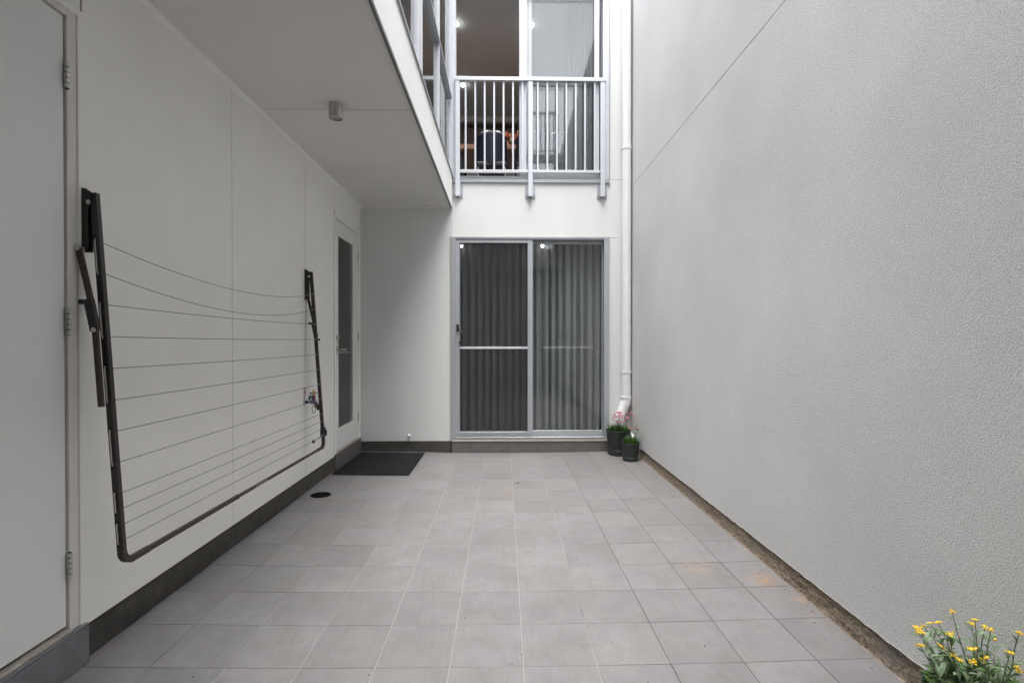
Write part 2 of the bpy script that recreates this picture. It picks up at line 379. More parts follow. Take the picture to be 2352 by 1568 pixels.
# ------------------------------------------------------------------ geometry helpers
class MB:
    def __init__(s): s.v = []; s.f = []; s.sm = []
    def add(s, vs, fs, smooth=False):
        o = len(s.v); s.v += [tuple(v) for v in vs]; s.f += [tuple(i + o for i in f) for f in fs]; s.sm += [smooth] * len(fs); return s
    def box(s, x0, x1, y0, y1, z0, z1):
        x0, x1 = sorted((x0, x1)); y0, y1 = sorted((y0, y1)); z0, z1 = sorted((z0, z1))
        return s.add([(x0, y0, z0), (x1, y0, z0), (x1, y1, z0), (x0, y1, z0), (x0, y0, z1), (x1, y0, z1), (x1, y1, z1), (x0, y1, z1)],
                     [(0, 3, 2, 1), (4, 5, 6, 7), (0, 1, 5, 4), (1, 2, 6, 5), (2, 3, 7, 6), (3, 0, 4, 7)])
    def bar(s, a, b, w, d, side=(0, 1, 0)):          # rectangular bar between two points
        a = Vector(a); b = Vector(b); t = (b - a).normalized(); u = Vector(side); u = (u - t * u.dot(t)).normalized(); n = t.cross(u)
        vs = []
        for p in (a, b):
            for (i, j) in ((-1, -1), (1, -1), (1, 1), (-1, 1)): vs.append(p + u * (w / 2 * i) + n * (d / 2 * j))
        return s.add(vs, [(0, 3, 2, 1), (4, 5, 6, 7), (0, 1, 5, 4), (1, 2, 6, 5), (2, 3, 7, 6), (3, 0, 4, 7)])
    def tube(s, pts, r, n=8, cap=True, smooth=True):
        pts = [Vector(p) for p in pts]; rs = r if isinstance(r, (list, tuple)) else [r] * len(pts)
        vs = []; fs = []; u = None
        for i, p in enumerate(pts):
            t = (pts[min(i + 1, len(pts) - 1)] - pts[max(i - 1, 0)]).normalized()
            if u is None:
                u = t.orthogonal().normalized()
            else:
                u = (u - t * u.dot(t)).normalized()
            w = t.cross(u)
            for k in range(n):
                a = 2 * PI * k / n; vs.append(p + (u * math.cos(a) + w * math.sin(a)) * rs[i])
        for i in range(len(pts) - 1):
            for k in range(n):
                a = i * n + k; b = i * n + (k + 1) % n; fs.append((a, b, b + n, a + n))
        s.add(vs, fs, smooth)
        if cap:
            s.add(vs[:n], [tuple(range(n - 1, -1, -1))]); s.add(vs[-n:], [tuple(range(n))])
        return s
    def lathe(s, prof, c=(0, 0, 0), n=32, smooth=True):
        vs = []; fs = []
        for (r, z) in prof:
            for k in range(n):
                a = 2 * PI * k / n; vs.append((c[0] + r * math.cos(a), c[1] + r * math.sin(a), c[2] + z))
        for i in range(len(prof) - 1):
            for k in range(n):
                a = i * n + k; b = i * n + (k + 1) % n; fs.append((a, b, b + n, a + n))
        return s.add(vs, fs, smooth)
    def ball(s, c, r, n=10, sx=1, sy=1, sz=1):
        m = max(4, n // 2); prof = []
        vs = []; fs = []
        for i in range(m + 1):
            t = -PI / 2 + PI * i / m
            for k in range(n):
                a = 2 * PI * k / n; vs.append((c[0] + r * sx * math.cos(t) * math.cos(a), c[1] + r * sy * math.cos(t) * math.sin(a), c[2] + r * sz * math.sin(t)))
        for i in range(m):
            for k in range(n):
                a = i * n + k; b = i * n + (k + 1) % n; fs.append((a, b, b + n, a + n))
        return s.add(vs, fs, True)
    def build(s, name, m, parent=None, bevel=0, kind=None, label=None, origin=None, seg=1):
        me = bpy.data.meshes.new(name); me.from_pydata(s.v, [], s.f); me.materials.append(m)
        me.polygons.foreach_set('use_smooth', s.sm)
        if bevel:
            bm = bmesh.new(); bm.from_mesh(me)
            es = [e for e in bm.edges if len(e.link_faces) == 2 and e.calc_face_angle(0) > .8]
            bmesh.ops.bevel(bm, geom=es, offset=bevel, segments=seg, profile=.5, affect='EDGES')
            bm.to_mesh(me); bm.free()
        me.update()
        o = bpy.data.objects.new(name, me); COL.objects.link(o)
        if origin is not None:
            me.transform(Matrix.Translation(-Vector(origin))); o.location = origin
        if parent: attach(o, parent)
        if kind: o['kind'] = kind
        if label: o['label'] = label
        return o
def world_mat(o):
    m = o.matrix_basis.copy()
    if o.parent: m = world_mat(o.parent) @ m
    return m
def attach(o, parent):                   # o is laid out in world space
    w = o.matrix_basis.copy(); o.parent = parent; o.matrix_basis = world_mat(parent).inverted() @ w
def thing(name, label, cat, loc=(0, 0, 0), group=None, rz=0):
    o = bpy.data.objects.new(name, None); COL.objects.link(o); o.location = loc; o.rotation_euler.z = rz
    o.empty_display_size = .1
    o['label'] = label; o['category'] = cat
    if group: o['group'] = group
    return o
def tag(o, label, cat, group=None, kind=None):
    o['label'] = label; o['category'] = cat
    if group: o['group'] = group
    if kind: o['kind'] = kind
    return o
def copy_tree(o, parent=None):
    c = o.copy(); COL.objects.link(c)
    if parent: c.parent = parent
    for ch in list(o.children): copy_tree(ch, c)
    return c
def inst(src, loc=None, rot=None, scale=None, parent=None, name=None):
    o = bpy.data.objects.new(name or src.name.split('.')[0], src.data); COL.objects.link(o)
    if loc is not None: o.location = loc
    if rot is not None: o.rotation_euler = rot
    if scale is not None: o.scale = scale if hasattr(scale, '__len__') else (scale,) * 3
    if parent: attach(o, parent)
    return o

LX, BY, RX = -1.735, 6.0, 1.55           # left wall, back wall, right wall
SZ, SX = 2.955, -0.62                    # underside of the overhang, its outer face
Y0 = -0.8                                # line of the opposite house behind the camera
TOP = 6.2

def fz(x): return -.02 * (1 - min(1, ((x + .09) / 1.64) ** 2))
def fslope(x): return math.atan(.04 * (x + .09) / 1.64 ** 2)

# ------------------------------------------------------------------ the floor: grout bed and tiles
gb = MB(); nx = 24
for i in range(nx):
    a = -1.80 + 3.42 * i / nx; b = -1.80 + 3.42 * (i + 1) / nx
    for (ya, yb) in ((Y0, 6.1),):
        gb.add([(a, ya, fz(a) - .0022), (b, ya, fz(b) - .0022), (b, yb, fz(b) - .0022), (a, yb, fz(a) - .0022)], [(0, 1, 2, 3)])
floor = gb.build('courtyard_floor', grout_m, kind='structure')
floor['label'] = 'grey tiled courtyard floor'
P = .306; G = .0030
cols = [LX - .005] + [.082 + P * k for k in range(-5, 5)] + [RX + .012]
rows = [2.032 + P * j for j in range(-9, 13)] + [6.0]
DR = Vector((-1.585, 4.3, 0))
tile_src = {}
def tile_mesh(w, d):
    key = (round(w, 3), round(d, 3))
    if key not in tile_src:
        b = MB().box(-w / 2, w / 2, -d / 2, d / 2, -.009, 0)
        o = b.build('tile', tile_m, bevel=.0009); tile_src[key] = o.data; bpy.data.objects.remove(o)
    return tile_src[key]
for i in range(len(cols) - 1):
    for j in range(len(rows) - 1):
        w = cols[i + 1] - cols[i] - G; d = rows[j + 1] - rows[j] - G
        cx = (cols[i] + cols[i + 1]) / 2; cyy = (rows[j] + rows[j + 1]) / 2
        if d < .02 or w < .02: continue
        if cols[i] < DR.x < cols[i + 1] and rows[j] < DR.y < rows[j + 1]:
            b = MB(); N = 32; vs = []
            for k in range(N):
                a = 2 * PI * k / N + PI / 4; ca, sa = math.cos(a), math.sin(a); q = max(abs(ca) / (w / 2), abs(sa) / (d / 2)); vs.append((ca / q, sa / q, 0))
            for k in range(N):
                a = 2 * PI * k / N + PI / 4; vs.append((DR.x - cx + .088 * math.cos(a), DR.y - cyy + .088 * math.sin(a), 0))
            vs += [(x, y, -.012) for (x, y, z) in vs[N:]]
            b.add(vs, [(k, (k + 1) % N, N + (k + 1) % N, N + k) for k in range(N)] + [(N + k, N + (k + 1) % N, 2 * N + (k + 1) % N, 2 * N + k) for k in range(N)])
            o = b.build('tile', tile_m)
        else:
            o = bpy.data.objects.new('tile', tile_mesh(w, d)); COL.objects.link(o)
        o.location = (cx, cyy, fz(cx) + random.uniform(-.0004, .0004)); o.rotation_euler = (random.uniform(-.001, .001), -fslope(cx) + random.uniform(-.001, .001), 0)
        o.parent = floor

# floor drain in its tile
zd = fz(DR.x)
dr = thing('floor_drain', 'round dark metal floor drain grate set in a tile near the left wall', 'drain', (DR.x, DR.y, zd))
b = MB().lathe([(.087, -.012), (.087, -.0008), (.080, -.0004), (.078, -.0012), (.078, -.0018)], (DR.x, DR.y, zd), 40)
b.build('grate_rim', mat('dull_dark_metal', (.012, .011, .010), .9, spec=0), dr)
MB().lathe([(.0775, -.0016), (.0, -.0016)], (DR.x, DR.y, zd), 32).build('pit_shade_disc', mat('pit_shade_black', (.004, .004, .004), 1.0, spec=0), dr)  # flat black disc, the shade of the hole put into its colour
for k in range(9):
    x = -.066 + k * .0165; h = math.sqrt(max(0, .077 ** 2 - x * x))
    MB().box(DR.x + x - .0035, DR.x + x + .0035, DR.y - h, DR.y + h, zd - .0014, zd + .0002).build('grate_bar', MATS['dull_dark_metal'], dr)

dr.rotation_euler.y = -fslope(DR.x)      # the grate lies in the fall of its tile
# carport slab behind the camera and the ground around
MB().box(-4.2, 4.2, -7.5, Y0, -.15, -.004).build('carport_floor', concrete, kind='structure')
MB().add([(-60, -60, -.3), (60, -60, -.3), (60, 60, -.3), (-60, 60, -.3)], [(0, 1, 2, 3)]).build('ground', concrete, kind='structure')

# ------------------------------------------------------------------ left wall
lw = thing('side_wall', 'long white sheeted side wall under the overhang, with the folded clothes airer on it', 'wall', (LX, 3.4, 0))
MB().box(LX - .10, LX - .010, 5.98, Y0, 0, .15).build('plinth', concrete, lw, label='dark damp concrete plinth below the white sheets')
MB().box(LX - .10, LX - .012, 2.07, 5.085, .15, SZ).build('backing', grey_dark, lw)
MB().box(LX - .10, LX - .012, Y0, 5.98, 2.66, SZ).build('backing', grey_dark, lw)
MB().box(LX - .10, LX - .012, Y0, 1.02, .15, 2.66).build('backing', grey_dark, lw)
g = .0028
def panel(y0, y1, z0, z1): MB().box(LX - .010, LX, y0 + g, y1 - g, z0, z1).build('wall_panel', white, lw, bevel=.0012)
panel(2.069, 3.191, .146, SZ); panel(3.191, 4.351, .146, SZ); panel(4.351, 5.083, .146, SZ)
panel(5.087, BY, 2.665, SZ); panel(.98, 2.065, 2.675, SZ); panel(Y0, .976, .146, SZ)
# slim cove where the wall meets the overhang
b = MB(); c = .028
b.add([(LX, Y0, SZ), (LX, Y0, SZ - c), (LX + .008, Y0, SZ - c), (LX + c, Y0, SZ - .008), (LX + c, Y0, SZ), (LX, BY, SZ), (LX, BY, SZ - c), (LX + .008, BY, SZ - c), (LX + c, BY, SZ - .008), (LX + c, BY, SZ)],
      [(1, 2, 7, 6), (2, 3, 8, 7), (3, 4, 9, 8)])
b.build('cove', white, lw)
# corner bead
MB().box(LX, LX + .006, BY - .006, BY, .146, SZ - .03).build('corner_bead', white, lw)

# ---- near flush door (only its hinge side is in view)
nd_ = thing('flush_door', 'plain white flush door with three steel hinges, nearest the camera', 'door', (LX, 1.5, .17))
MB().box(LX - .045, LX - .006, 1.09, 1.990, .190, 2.606).build('leaf', door_m, nd_, bevel=.0015)
fr = MB()
fr.box(LX - .09, LX - .050, 1.0, 2.06, .17, 2.66)
fr.build('rebate', grey_dark, nd_)
j = MB()
j.box(LX - .05, LX + .004, 1.9945, 2.038, .165, 2.668)
j.build('jamb', jamb_m, nd_, bevel=.002)
MB().box(LX - .02, LX + .010, 2.038, 2.064, .162, 2.668).build('architrave', white, nd_, bevel=.002)
MB().box(LX - .05, LX + .004, 1.0, 1.9945, 2.611, 2.640).build('jamb', jamb_m, nd_, bevel=.002)
MB().box(LX - .02, LX + .010, 1.0, 2.038, 2.640, 2.668).build('architrave', white, nd_, bevel=.002)
MB().box(LX - .05, LX + .004, 1.03, 1.085, .165, 2.64).build('jamb', jamb_m, nd_, bevel=.002)
MB().box(LX - .04, LX + .018, 1.0, 1.992, .166, .178).build('threshold', mat('brushed_threshold', (.42, .38, .34), .4, metal=.3, var=.3, vscale=15), nd_, bevel=.002)
def hinge(parent, y, z, hgt, r=.0075, x=None):
    x = x if x is not None else LX + .006
    hp = MB().tube([(x, y, z - hgt / 2), (x, y, z + hgt / 2)], r * .8, 12).build('hinge', grey_dark, parent)
    for k in range(5):
        a = z - hgt / 2 + hgt * k / 5
        MB().tube([(x, y, a + .0018), (x, y, a + hgt / 5 - .0018)], r * 1.22, 12).build('knuckle', steel, hp)
    return hp
for z in (2.374, 1.40, .430): hinge(nd_, 1.993, z, .106)
st = thing('door_step', 'dark slate tiled step below the plain white door nearest the camera', 'step', (LX, 1.5, 0))
MB().box(LX - .005, LX + .014, .98, 2.060, 0, .1).build('riser_core', concrete, st)
for (a, bb) in ((1.0, 1.306), (1.309, 1.612), (1.615, 2.062)):
    MB().box(LX + .014, LX + .024, a, bb, .002, .152).build('tile', tile_riser_dark, st, bevel=.001)
MB().box(LX - .005, LX + .024, .98, 2.062, .153, .1655).build('tread', tile_riser_dark, st, bevel=.002)

# ---- far glass panel door
gd = thing('glass_panel_door', 'white hinged door with one tall glass panel beyond the clothes airer', 'door', (LX, 5.5, .17))
j = MB().box(LX - .06, LX + .006, 5.087, 5.128, .165, 2.645).build('jamb', white, gd, bevel=.002)
MB().box(LX - .06, LX + .006, 5.915, 5.982, .165, 2.645).build('jamb', white, gd, bevel=.002)
MB().box(LX - .06, LX + .006, 5.128, 5.915, 2.600, 2.645).build('jamb', white, gd, bevel=.002)
MB().box(LX - .06, LX + .012, 5.087, 5.985, 2.645, 2.668).build('head_flashing', white, gd, bevel=.002)
lf = bpy.data.objects.new('leaf', None); COL.objects.link(lf); lf.location = (LX, 5.5, .18); attach(lf, gd)
yA, yB, zA, zB = 5.131, 5.912, .182, 2.594
gy0, gy1, gz0, gz1 = 5.208, 5.745, .395, 2.446
MB().box(LX - .045, LX - .004, yA, gy0, zA, zB).build('stile', door_m, lf, bevel=.0015)
MB().box(LX - .045, LX - .004, gy1, yB, zA, zB).build('stile', door_m, lf, bevel=.0015)
MB().box(LX - .045, LX - .004, gy0, gy1, gz1, zB).build('rail', door_m, lf, bevel=.0015)
MB().box(LX - .045, LX - .004, gy0, gy1, zA, gz0).build('rail', door_m, lf, bevel=.0015)
b = MB(); t = .012
b.box(LX - .02, LX - .001, gy0, gy0 + t, gz0, gz1); b.box(LX - .02, LX - .001, gy1 - t, gy1, gz0, gz1)
b.box(LX - .02, LX - .001, gy0 + t, gy1 - t, gz0, gz0 + t); b.box(LX - .02, LX - .001, gy0 + t, gy1 - t, gz1 - t, gz1)
b.build('glazing_bead', white, lf)
MB().box(LX - .028, LX - .022, gy0, gy1, gz0, gz1).build('glass_pane', glass, lf)
b = MB()
for k in range(9): b.box(LX - .0222, LX - .0212, 5.30 + k * .045, 5.318 + k * .045, 1.20, 1.212)
b.build('sight_strip', mat('etched_white', (.75, .76, .77), .5), lf)
for z in (2.333, 1.385, .436): hinge(gd, 5.9135, z, .10, .007, LX + .004)
lk = MB().tube([(LX - .004, 5.168, 1.367), (LX + .006, 5.168, 1.367)], .026, 20).tube([(LX + .006, 5.168, 1.367), (LX + .022, 5.168, 1.367)], .017, 16)
lk.build('deadlock', steel, gd)
lv = MB().box(LX - .004, LX + .004, 5.145, 5.19, 1.19, 1.275)
lv.tube([(LX + .004, 5.168, 1.238), (LX + .05, 5.168, 1.238)], .009, 12).tube([(LX + .048, 5.16, 1.238), (LX + .052, 5.29, 1.238)], .0095, 12)
lv.build('lever_handle', steel, gd)
MB().box(LX - .05, LX + .012, 5.128, 5.98, .166, .178).build('threshold', MATS['brushed_threshold'], gd, bevel=.002)
st2 = thing('door_step', 'grey tiled step below the glass panel door, beside the black doormat', 'step', (LX, 5.5, 0))
for (a, bb) in ((5.087, 5.39), (5.393, 5.694), (5.697, 5.985)):
    MB().box(LX - .01, LX + .016, a, bb, .002, .150).build('tile', tile_riser, st2, bevel=.001)
MB().box(LX - .01, LX + .018, 5.085, 5.985, .151, .1655).build('tread', tile_riser, st2, bevel=.002)
# passage behind that door
pr = MB()
pr.add([(-4.4, 4.4, 0.17), (LX - .1, 4.4, 0.17), (LX - .1, 7.4, 0.17), (-4.4, 7.4, .17)], [(0, 1, 2, 3)])
pr.build('passage_floor', carpet, kind='structure')
b = MB()
b.box(-4.5, -4.4, 4.4, 7.4, .17, 2.75); b.box(-4.5, LX - .1, 7.4, 7.5, .17, 2.75); b.box(-4.5, LX - .1, 4.3, 4.4, .17, 2.75); b.box(-4.5, LX - .1, 4.3, 7.5, 2.75, 2.8); b.box(LX - .12, LX - .10, 5.99, 7.4, .17, 2.75)
b.build('passage_wall', room_w, kind='structure')

# ------------------------------------------------------------------ back wall
bw = thing('rear_wall', 'white sheeted back wall of the courtyard holding both sliding doors', 'wall', (0, BY, 0))
dx0, dz1 = xz(1036.5, 545); dx1, dz0 = xz(1397.5, 1007)
ux0, uz0 = xz(1036, 411); ux1, _ = xz(1398, 411)
UZ1 = 5.60
def bp_(x0, x1, z0, z1, nm='wall_panel', m=facade_white): return MB().box(x0 + .0015, x1 - .0015, BY, BY + .012, z0 + .0015, z1 - .0015).build(nm, m, bw, bevel=.001)
bp_(LX, dx0, .118, SZ - .002)                            # under the overhang
bp_(dx0, RX, dz1, uz0 - .0)                              # between the doors
bp_(dx1, RX, .118, dz1)                                  # beside the lower door
bp_(ux1, RX, uz0, 5.9)                                   # beside the upper door
bp_(ux0, RX, 5.9, TOP + 0.0)
bp_(ux0, ux1, UZ1, 5.9)
b = MB()
b.box(LX - .1, dx0, BY + .014, BY + .12, 0, SZ); b.box(dx1, RX + .2, BY + .014, BY + .12, 0, dz1); b.box(dx0, RX + .2, BY + .014, BY + .12, dz1, uz0 - .01)
b.box(ux1, RX + .2, BY + .014, BY + .12, uz0, TOP); b.box(ux0, ux1, BY + .014, BY + .12, UZ1, TOP)
b.build('backing', room_w, bw)
MB().box(LX, dx0, BY - .004, BY + .01, -.01, .117).build('plinth', concrete, bw, label='dark concrete plinth behind the doormat')
MB().box(dx1, RX, BY + .002, BY + .01, -.01, .117).build('plinth', concrete, bw)
MB().box(LX + .03, SX - .03, BY - .018, BY, SZ - .02, SZ).build('cove', white, bw, bevel=.004)
# screw heads and dents on the sheet
b = MB()
for (px, py) in ((845, 560), (845, 700), (845, 840), (1025, 640), (1025, 760), (1025, 880), (900, 1005), (950, 968), (985, 990), (1400, 640), (1403, 760), (1402, 480)):
    x, z = xz(px, py); b.tube([(x, BY - .0008, z), (x, BY + .001, z)], .0028, 8)
b.build('screw_heads', mat('filler_spot', (.62, .61, .59), .7), bw)
# head flashing above the lower door and drip edge under upper sill
MB().box(dx0 - .012, dx1 + .012, BY - .014, BY + .002, dz1 + .001, dz1 + .008).build('head_flashing', alu, bw)

kn = MB().tube([(0, 0, 0), (0, -.04, .004)], [.011, .011], 12).ball((0, -.052, .006), .021, 14)
x, z = xz(941, 999)
k = kn.build('overflow_outlet', pvc); k.location = (x, BY, z)
tag(k, 'small round white pipe end sticking out low on the back wall above the doormat', 'pipe outlet')

# ---- lower sliding door
sd_ = thing('sliding_door', 'grey aluminium sliding glass door with a fly screen at ground level', 'sliding door', (.32, BY, dz0))
FY = BY - .028
def ubox(x0, x1, z0, z1, y0, y1, name, m, par, bv=.0015): return MB().box(x0, x1, y0, y1, z0, z1).build(name, m, par, bevel=bv)
X = lambda px, py=780: xz(px, py)[0]
Zv = lambda py: xz(1215, py)[1]
fo = bpy.data.objects.new('outer_frame', None); COL.objects.link(fo); fo.location = (.32, BY, dz0); attach(fo, sd_)
ubox(dx0, X(1047), dz0, dz1, FY, BY + .09, 'jamb', alu, fo); ubox(X(1386.5), dx1, dz0, dz1, FY, BY + .09, 'jamb', alu, fo)
ubox(X(1047), X(1386.5), Zv(551.5), dz1, FY + .001, BY + .09, 'head', alu, fo)
ubox(X(1047), X(1386.5), dz0, Zv(1002.5), FY + .001, BY + .09, 'sill_track', alu, fo)
# fine channel lines on the left jamb and the head
for px in (1039.5, 1041.8, 1044.5): ubox(X(px) - .0012, X(px) + .0012, dz0 + .01, dz1 - .01, FY - .003, FY + .001, 'channel_fin', alu, fo, 0)
for py in (547.2, 549.4): ubox(X(1047), X(1386.5), Zv(py) - .001, Zv(py) + .001, FY - .003, FY + .001, 'channel_fin', alu, fo, 0)
for py in (1003.6, 1006): ubox(X(1047), X(1386.5), Zv(py) - .0012, Zv(py) + .0012, FY - .006, FY + .001, 'channel_fin', alu, fo, 0)
def sash(par, name, xa, xb, za, zb, xi, xj, zi, zj, y, dep, m, fill, label=None):
    s = bpy.data.objects.new(name, None); COL.objects.link(s); s.location = ((xa + xb) / 2, y, za); attach(s, par)
    if label: s['label'] = label
    ubox(xa, xi, za, zb, y, y + dep, 'stile', m, s); ubox(xj, xb, za, zb, y, y + dep, 'stile', m, s)
    ubox(xi, xj, zj, zb, y + .001, y + dep, 'rail', m, s); ubox(xi, xj, za, zi, y + .001, y + dep, 'rail', m, s)
    ubox(xi - .004, xj + .004, zi - .004, zj + .004, y + dep * .5, y + dep * .5 + (.001 if fill is screen else .006), 'screen_mesh' if fill is screen else 'glass_pane', fill, s, 0)
    return s
s1 = sash(sd_, 'screen_sash', X(1047.4), X(1223.2), Zv(1001.8), Zv(552), X(1055.8), X(1212), Zv(990), Zv(558.8), BY - .022, .022, alu, screen, 'sliding fly screen on the left half')
ubox(X(1055.8), X(1212), Zv(801), Zv(795.8), BY - .020, BY - .002, 'mid_rail', alu_rail, s1)
for q in (.25, .5, .75):
    zz = Zv(1001.8) + (Zv(990) - Zv(1001.8)) * q
    ubox(X(1050), X(1220), zz - .001, zz + .001, BY - .0235, BY - .021, 'channel_fin', alu, s1, 0)
s2 = sash(sd_, 'glass_sash', X(1047.4), X(1223), Zv(1001.5), Zv(552.5), X(1057.5), X(1211), Zv(992), Zv(557), BY + .004, .03, alu, glass)
s3 = sash(sd_, 'fixed_sash', X(1213), X(1386), Zv(1001.5), Zv(551.9), X(1224), X(1384), Zv(989.5), Zv(559.2), BY + .040, .03, alu, glass)
b = MB()
for k in range(26): 
    px = 1250 + 113 * k / 25.; b.box(X(px) - .0025, X(px) + .0025, BY + .0535, BY + .0545, Zv(799.5), Zv(795.5))
b.build('sight_strip', MATS['etched_white'], s3)
# screen door handle
hx, hz = xz(1052, 753)
h = MB().box(hx - .016, hx + .014, BY - .040, BY - .022, hz - .045, hz + .045)
h.build('latch_plate', black, s1, bevel=.006, seg=2)
pts = []
for k in range(13):
    a = PI * k / 12; pts.append((hx + .012 + .052 * math.sin(a) ** .7, BY - .040 - .03 * math.sin(a), hz - .015 - .17 * k / 12))
MB().tube(pts, .0085, 10).build('handle', black, s1)
# tiled step below the door
sp = thing('door_step', 'long dark grey tiled step below the ground floor sliding door', 'step', (.32, BY, 0))
rx0 = on(1, 5.965, 1037.5, 1020).x; rx1 = on(1, 5.965, 1397.5, 1020).x
MB().box(rx0 + .01, rx1 - .01, 5.975, BY + .01, -.012, .118).build('riser_core', concrete, sp)
MB().box(rx0 - .002, rx1 - .002, 5.958, BY + .05, .118, dz0 - .002).build('tread', mat('pale_sill_tile', (.42, .37, .34), .6, var=.15, vscale=9), sp, bevel=.002)
jo = [on(1, 5.965, p, 1020).x for p in (1037.5, 1079, 1139, 1199, 1259, 1319, 1379, 1397.5)]
for a, bb in zip(jo[:-1], jo[1:]):
    MB().box(a + .0012, bb - .0012, 5.965, 5.975, fz((a + bb) / 2) + .001, .116).build('tile', tile_riser, sp, bevel=.001)

# room and curtain behind the lower door
b = MB()
b.box(-1.7, -1.6, 6.12, 9.2, .1, 2.75); b.box(RX + .1, RX + .2, 6.12, 9.2, .1, 2.75); b.box(-1.7, RX + .2, 9.2, 9.3, .1, 2.75); b.box(-1.7, RX + .2, 6.12, 9.3, 2.56, 2.8)
b.build('lower_room_wall', room_w, kind='structure')
MB().box(-1.7, RX + .2, 6.12, 9.3, .0, dz0 - .02).build('lower_room_floor', carpet, kind='structure')
def curtain(name, x0, x1, y, z0, z1, waves, amp, m, label, nz=10, seed=0):
    b = MB(); n = waves * 12; rnd = random.Random(seed)
    ph = [rnd.uniform(-.6, .6) for _ in range(waves + 2)]; am = [rnd.uniform(.5, 1.3) for _ in range(waves + 2)]
    vs = []
    for jz in range(nz + 1):
        tz = jz / nz; z = z0 + (z1 - z0) * tz
        for i in range(n + 1):
            u = i / n * waves; k = int(u); f = u - k; s_ = f * f * (3 - 2 * f)
            p = ph[k] * (1 - s_) + ph[k + 1] * s_; a = am[k] * (1 - s_) + am[k + 1] * s_
            x = x0 + (x1 - x0) * i / n + .012 * math.sin(u * 2 * PI + 1.2) + .010 * (1 - tz) * noise.noise((u * .7, tz * 2, seed))
            yy = y + amp * a * math.sin(u * 2 * PI + p) * (.55 + .45 * (1 - tz) ** .5) + .012 * noise.noise((u * 1.3, tz * 2.5, 5 + seed))
            vs.append((x, yy, z))
    fs = [(j * (n + 1) + i, j * (n + 1) + i + 1, (j + 1) * (n + 1) + i + 1, (j + 1) * (n + 1) + i) for j in range(nz) for i in range(n)]
    b.add(vs, fs, True)
    o = b.build(name, m); o['label'] = label; o['category'] = 'curtain'
    return o
curtain('curtain', -.66, 1.30, 6.24, .165, 2.555, 21, .056, curt, 'wavy grey full length curtain behind the ground floor sliding door', seed=1)
for (px, lab) in ((1060, 'lit bulb standing in for a reflected lamp, top left corner of the ground floor sliding door'), (1246, 'lit bulb standing in for a reflected lamp, top of the right pane of the ground floor door')):
    p = on(1, 6.13, px, 566)  # bulbs added behind the glass in place of lamps reflected from opposite
    t = thing('downlight', lab, 'downlight', (p.x, 6.13, 2.56), 'downlights inside the house')
    MB().tube([(p.x, 6.13, 2.56), (p.x, 6.13, p.z + .012)], [.026, .026], 16).build('housing', signw, t)
    MB().ball((p.x, 6.13, p.z + .004), .017, 14).build('bulb', lit_low, t)

# ------------------------------------------------------------------ overhang with its storey above
ov = thing('overhang', 'white first floor overhang on the left with grey underside and white edge', 'overhang', (-1.1, 3, SZ))
JY = 3.515
MB().box(LX, SX - .012, Y0, JY - .0035, SZ, SZ + .012).build('soffit_panel', soffit_m, ov, bevel=.0012)
MB().box(LX, SX - .012, JY + .0035, BY, SZ, SZ + .012).build('soffit_panel', soffit_m, ov, bevel=.0012)
MB().box(LX, SX - .03, Y0, BY, SZ + .014, SZ + .1).build('core', grey_dark, ov)
FZ1 = 3.300
MB().box(SX - .010, SX, Y0, 3.62 - .002, SZ - .016, FZ1).build('fascia_panel', facade_white, ov, bevel=.0012)
MB().box(SX - .010, SX, 3.62 + .002, BY - .002, SZ - .016, FZ1 + .002).build('fascia_panel', facade_white, ov, bevel=.0012)
MB().box(SX - .026, SX - .011, Y0, BY - .002, SZ - .012, SZ - .001).build('drip_bead', alu_dark, ov)
MB().box(SX - .1, SX - .012, Y0, BY, SZ + .1, FZ1).build('core', room_w, ov)
MB().box(SX - .06, SX + .014, Y0, 3.62, FZ1 + .001, FZ1 + .012).build('sill_flashing', alu, ov, bevel=.002)
MB().box(SX - .06, SX + .014, 3.63, BY - .01, FZ1 + .004, FZ1 + .018).build('sill_flashing', alu, ov, bevel=.002)

# wing window band above the overhang
ww = thing('window_band', 'long aluminium framed window band above the overhang, seen edge on', 'window', (SX, 3, FZ1))
wz0, wz1 = FZ1 + .019, 5.62
def vm(y0, y1, d=.055, xo=.004): MB().box(SX - .05, SX + xo, y0, y1, wz0 + .03, wz1 - .03).build('mullion', alu_rail, ww, bevel=.002)
MB().box(SX - .05, SX + .004, Y0, BY - .003, wz0, wz0 + .03).build('sill_member', alu_rail, ww, bevel=.002)
MB().box(SX - .05, SX + .004, Y0, BY - .003, wz1 - .03, wz1).build('head_member', alu_rail, ww, bevel=.002)
for (a, bb) in ((-.75, -.68), (.8, .86), (2.36, 2.44), (3.58, 3.66), (3.70, 3.78), (4.74, 4.80), (5.86, 5.93), (5.945, 5.99)): vm(a, bb)
MB().box(SX - .05, SX + .013, 3.80, 5.84, 4.165, 4.200).build('transom', alu, ww, bevel=.002)
MB().box(SX - .05, SX + .004, 2.46, 3.56, 4.165, 4.205).build('transom', alu_rail, ww, bevel=.002)
for (a, bb) in ((-.68, .8), (.86, 2.36), (2.44, 3.58), (3.78, 4.74), (4.80, 5.86)):
    MB().box(SX - .028, SX - .022, a, bb, wz0 + .03, wz1 - .03).build('glass_pane', glass, ww)
MB().box(SX - .1, SX, Y0, BY, wz1, TOP).build('parapet', facade_white, ww)

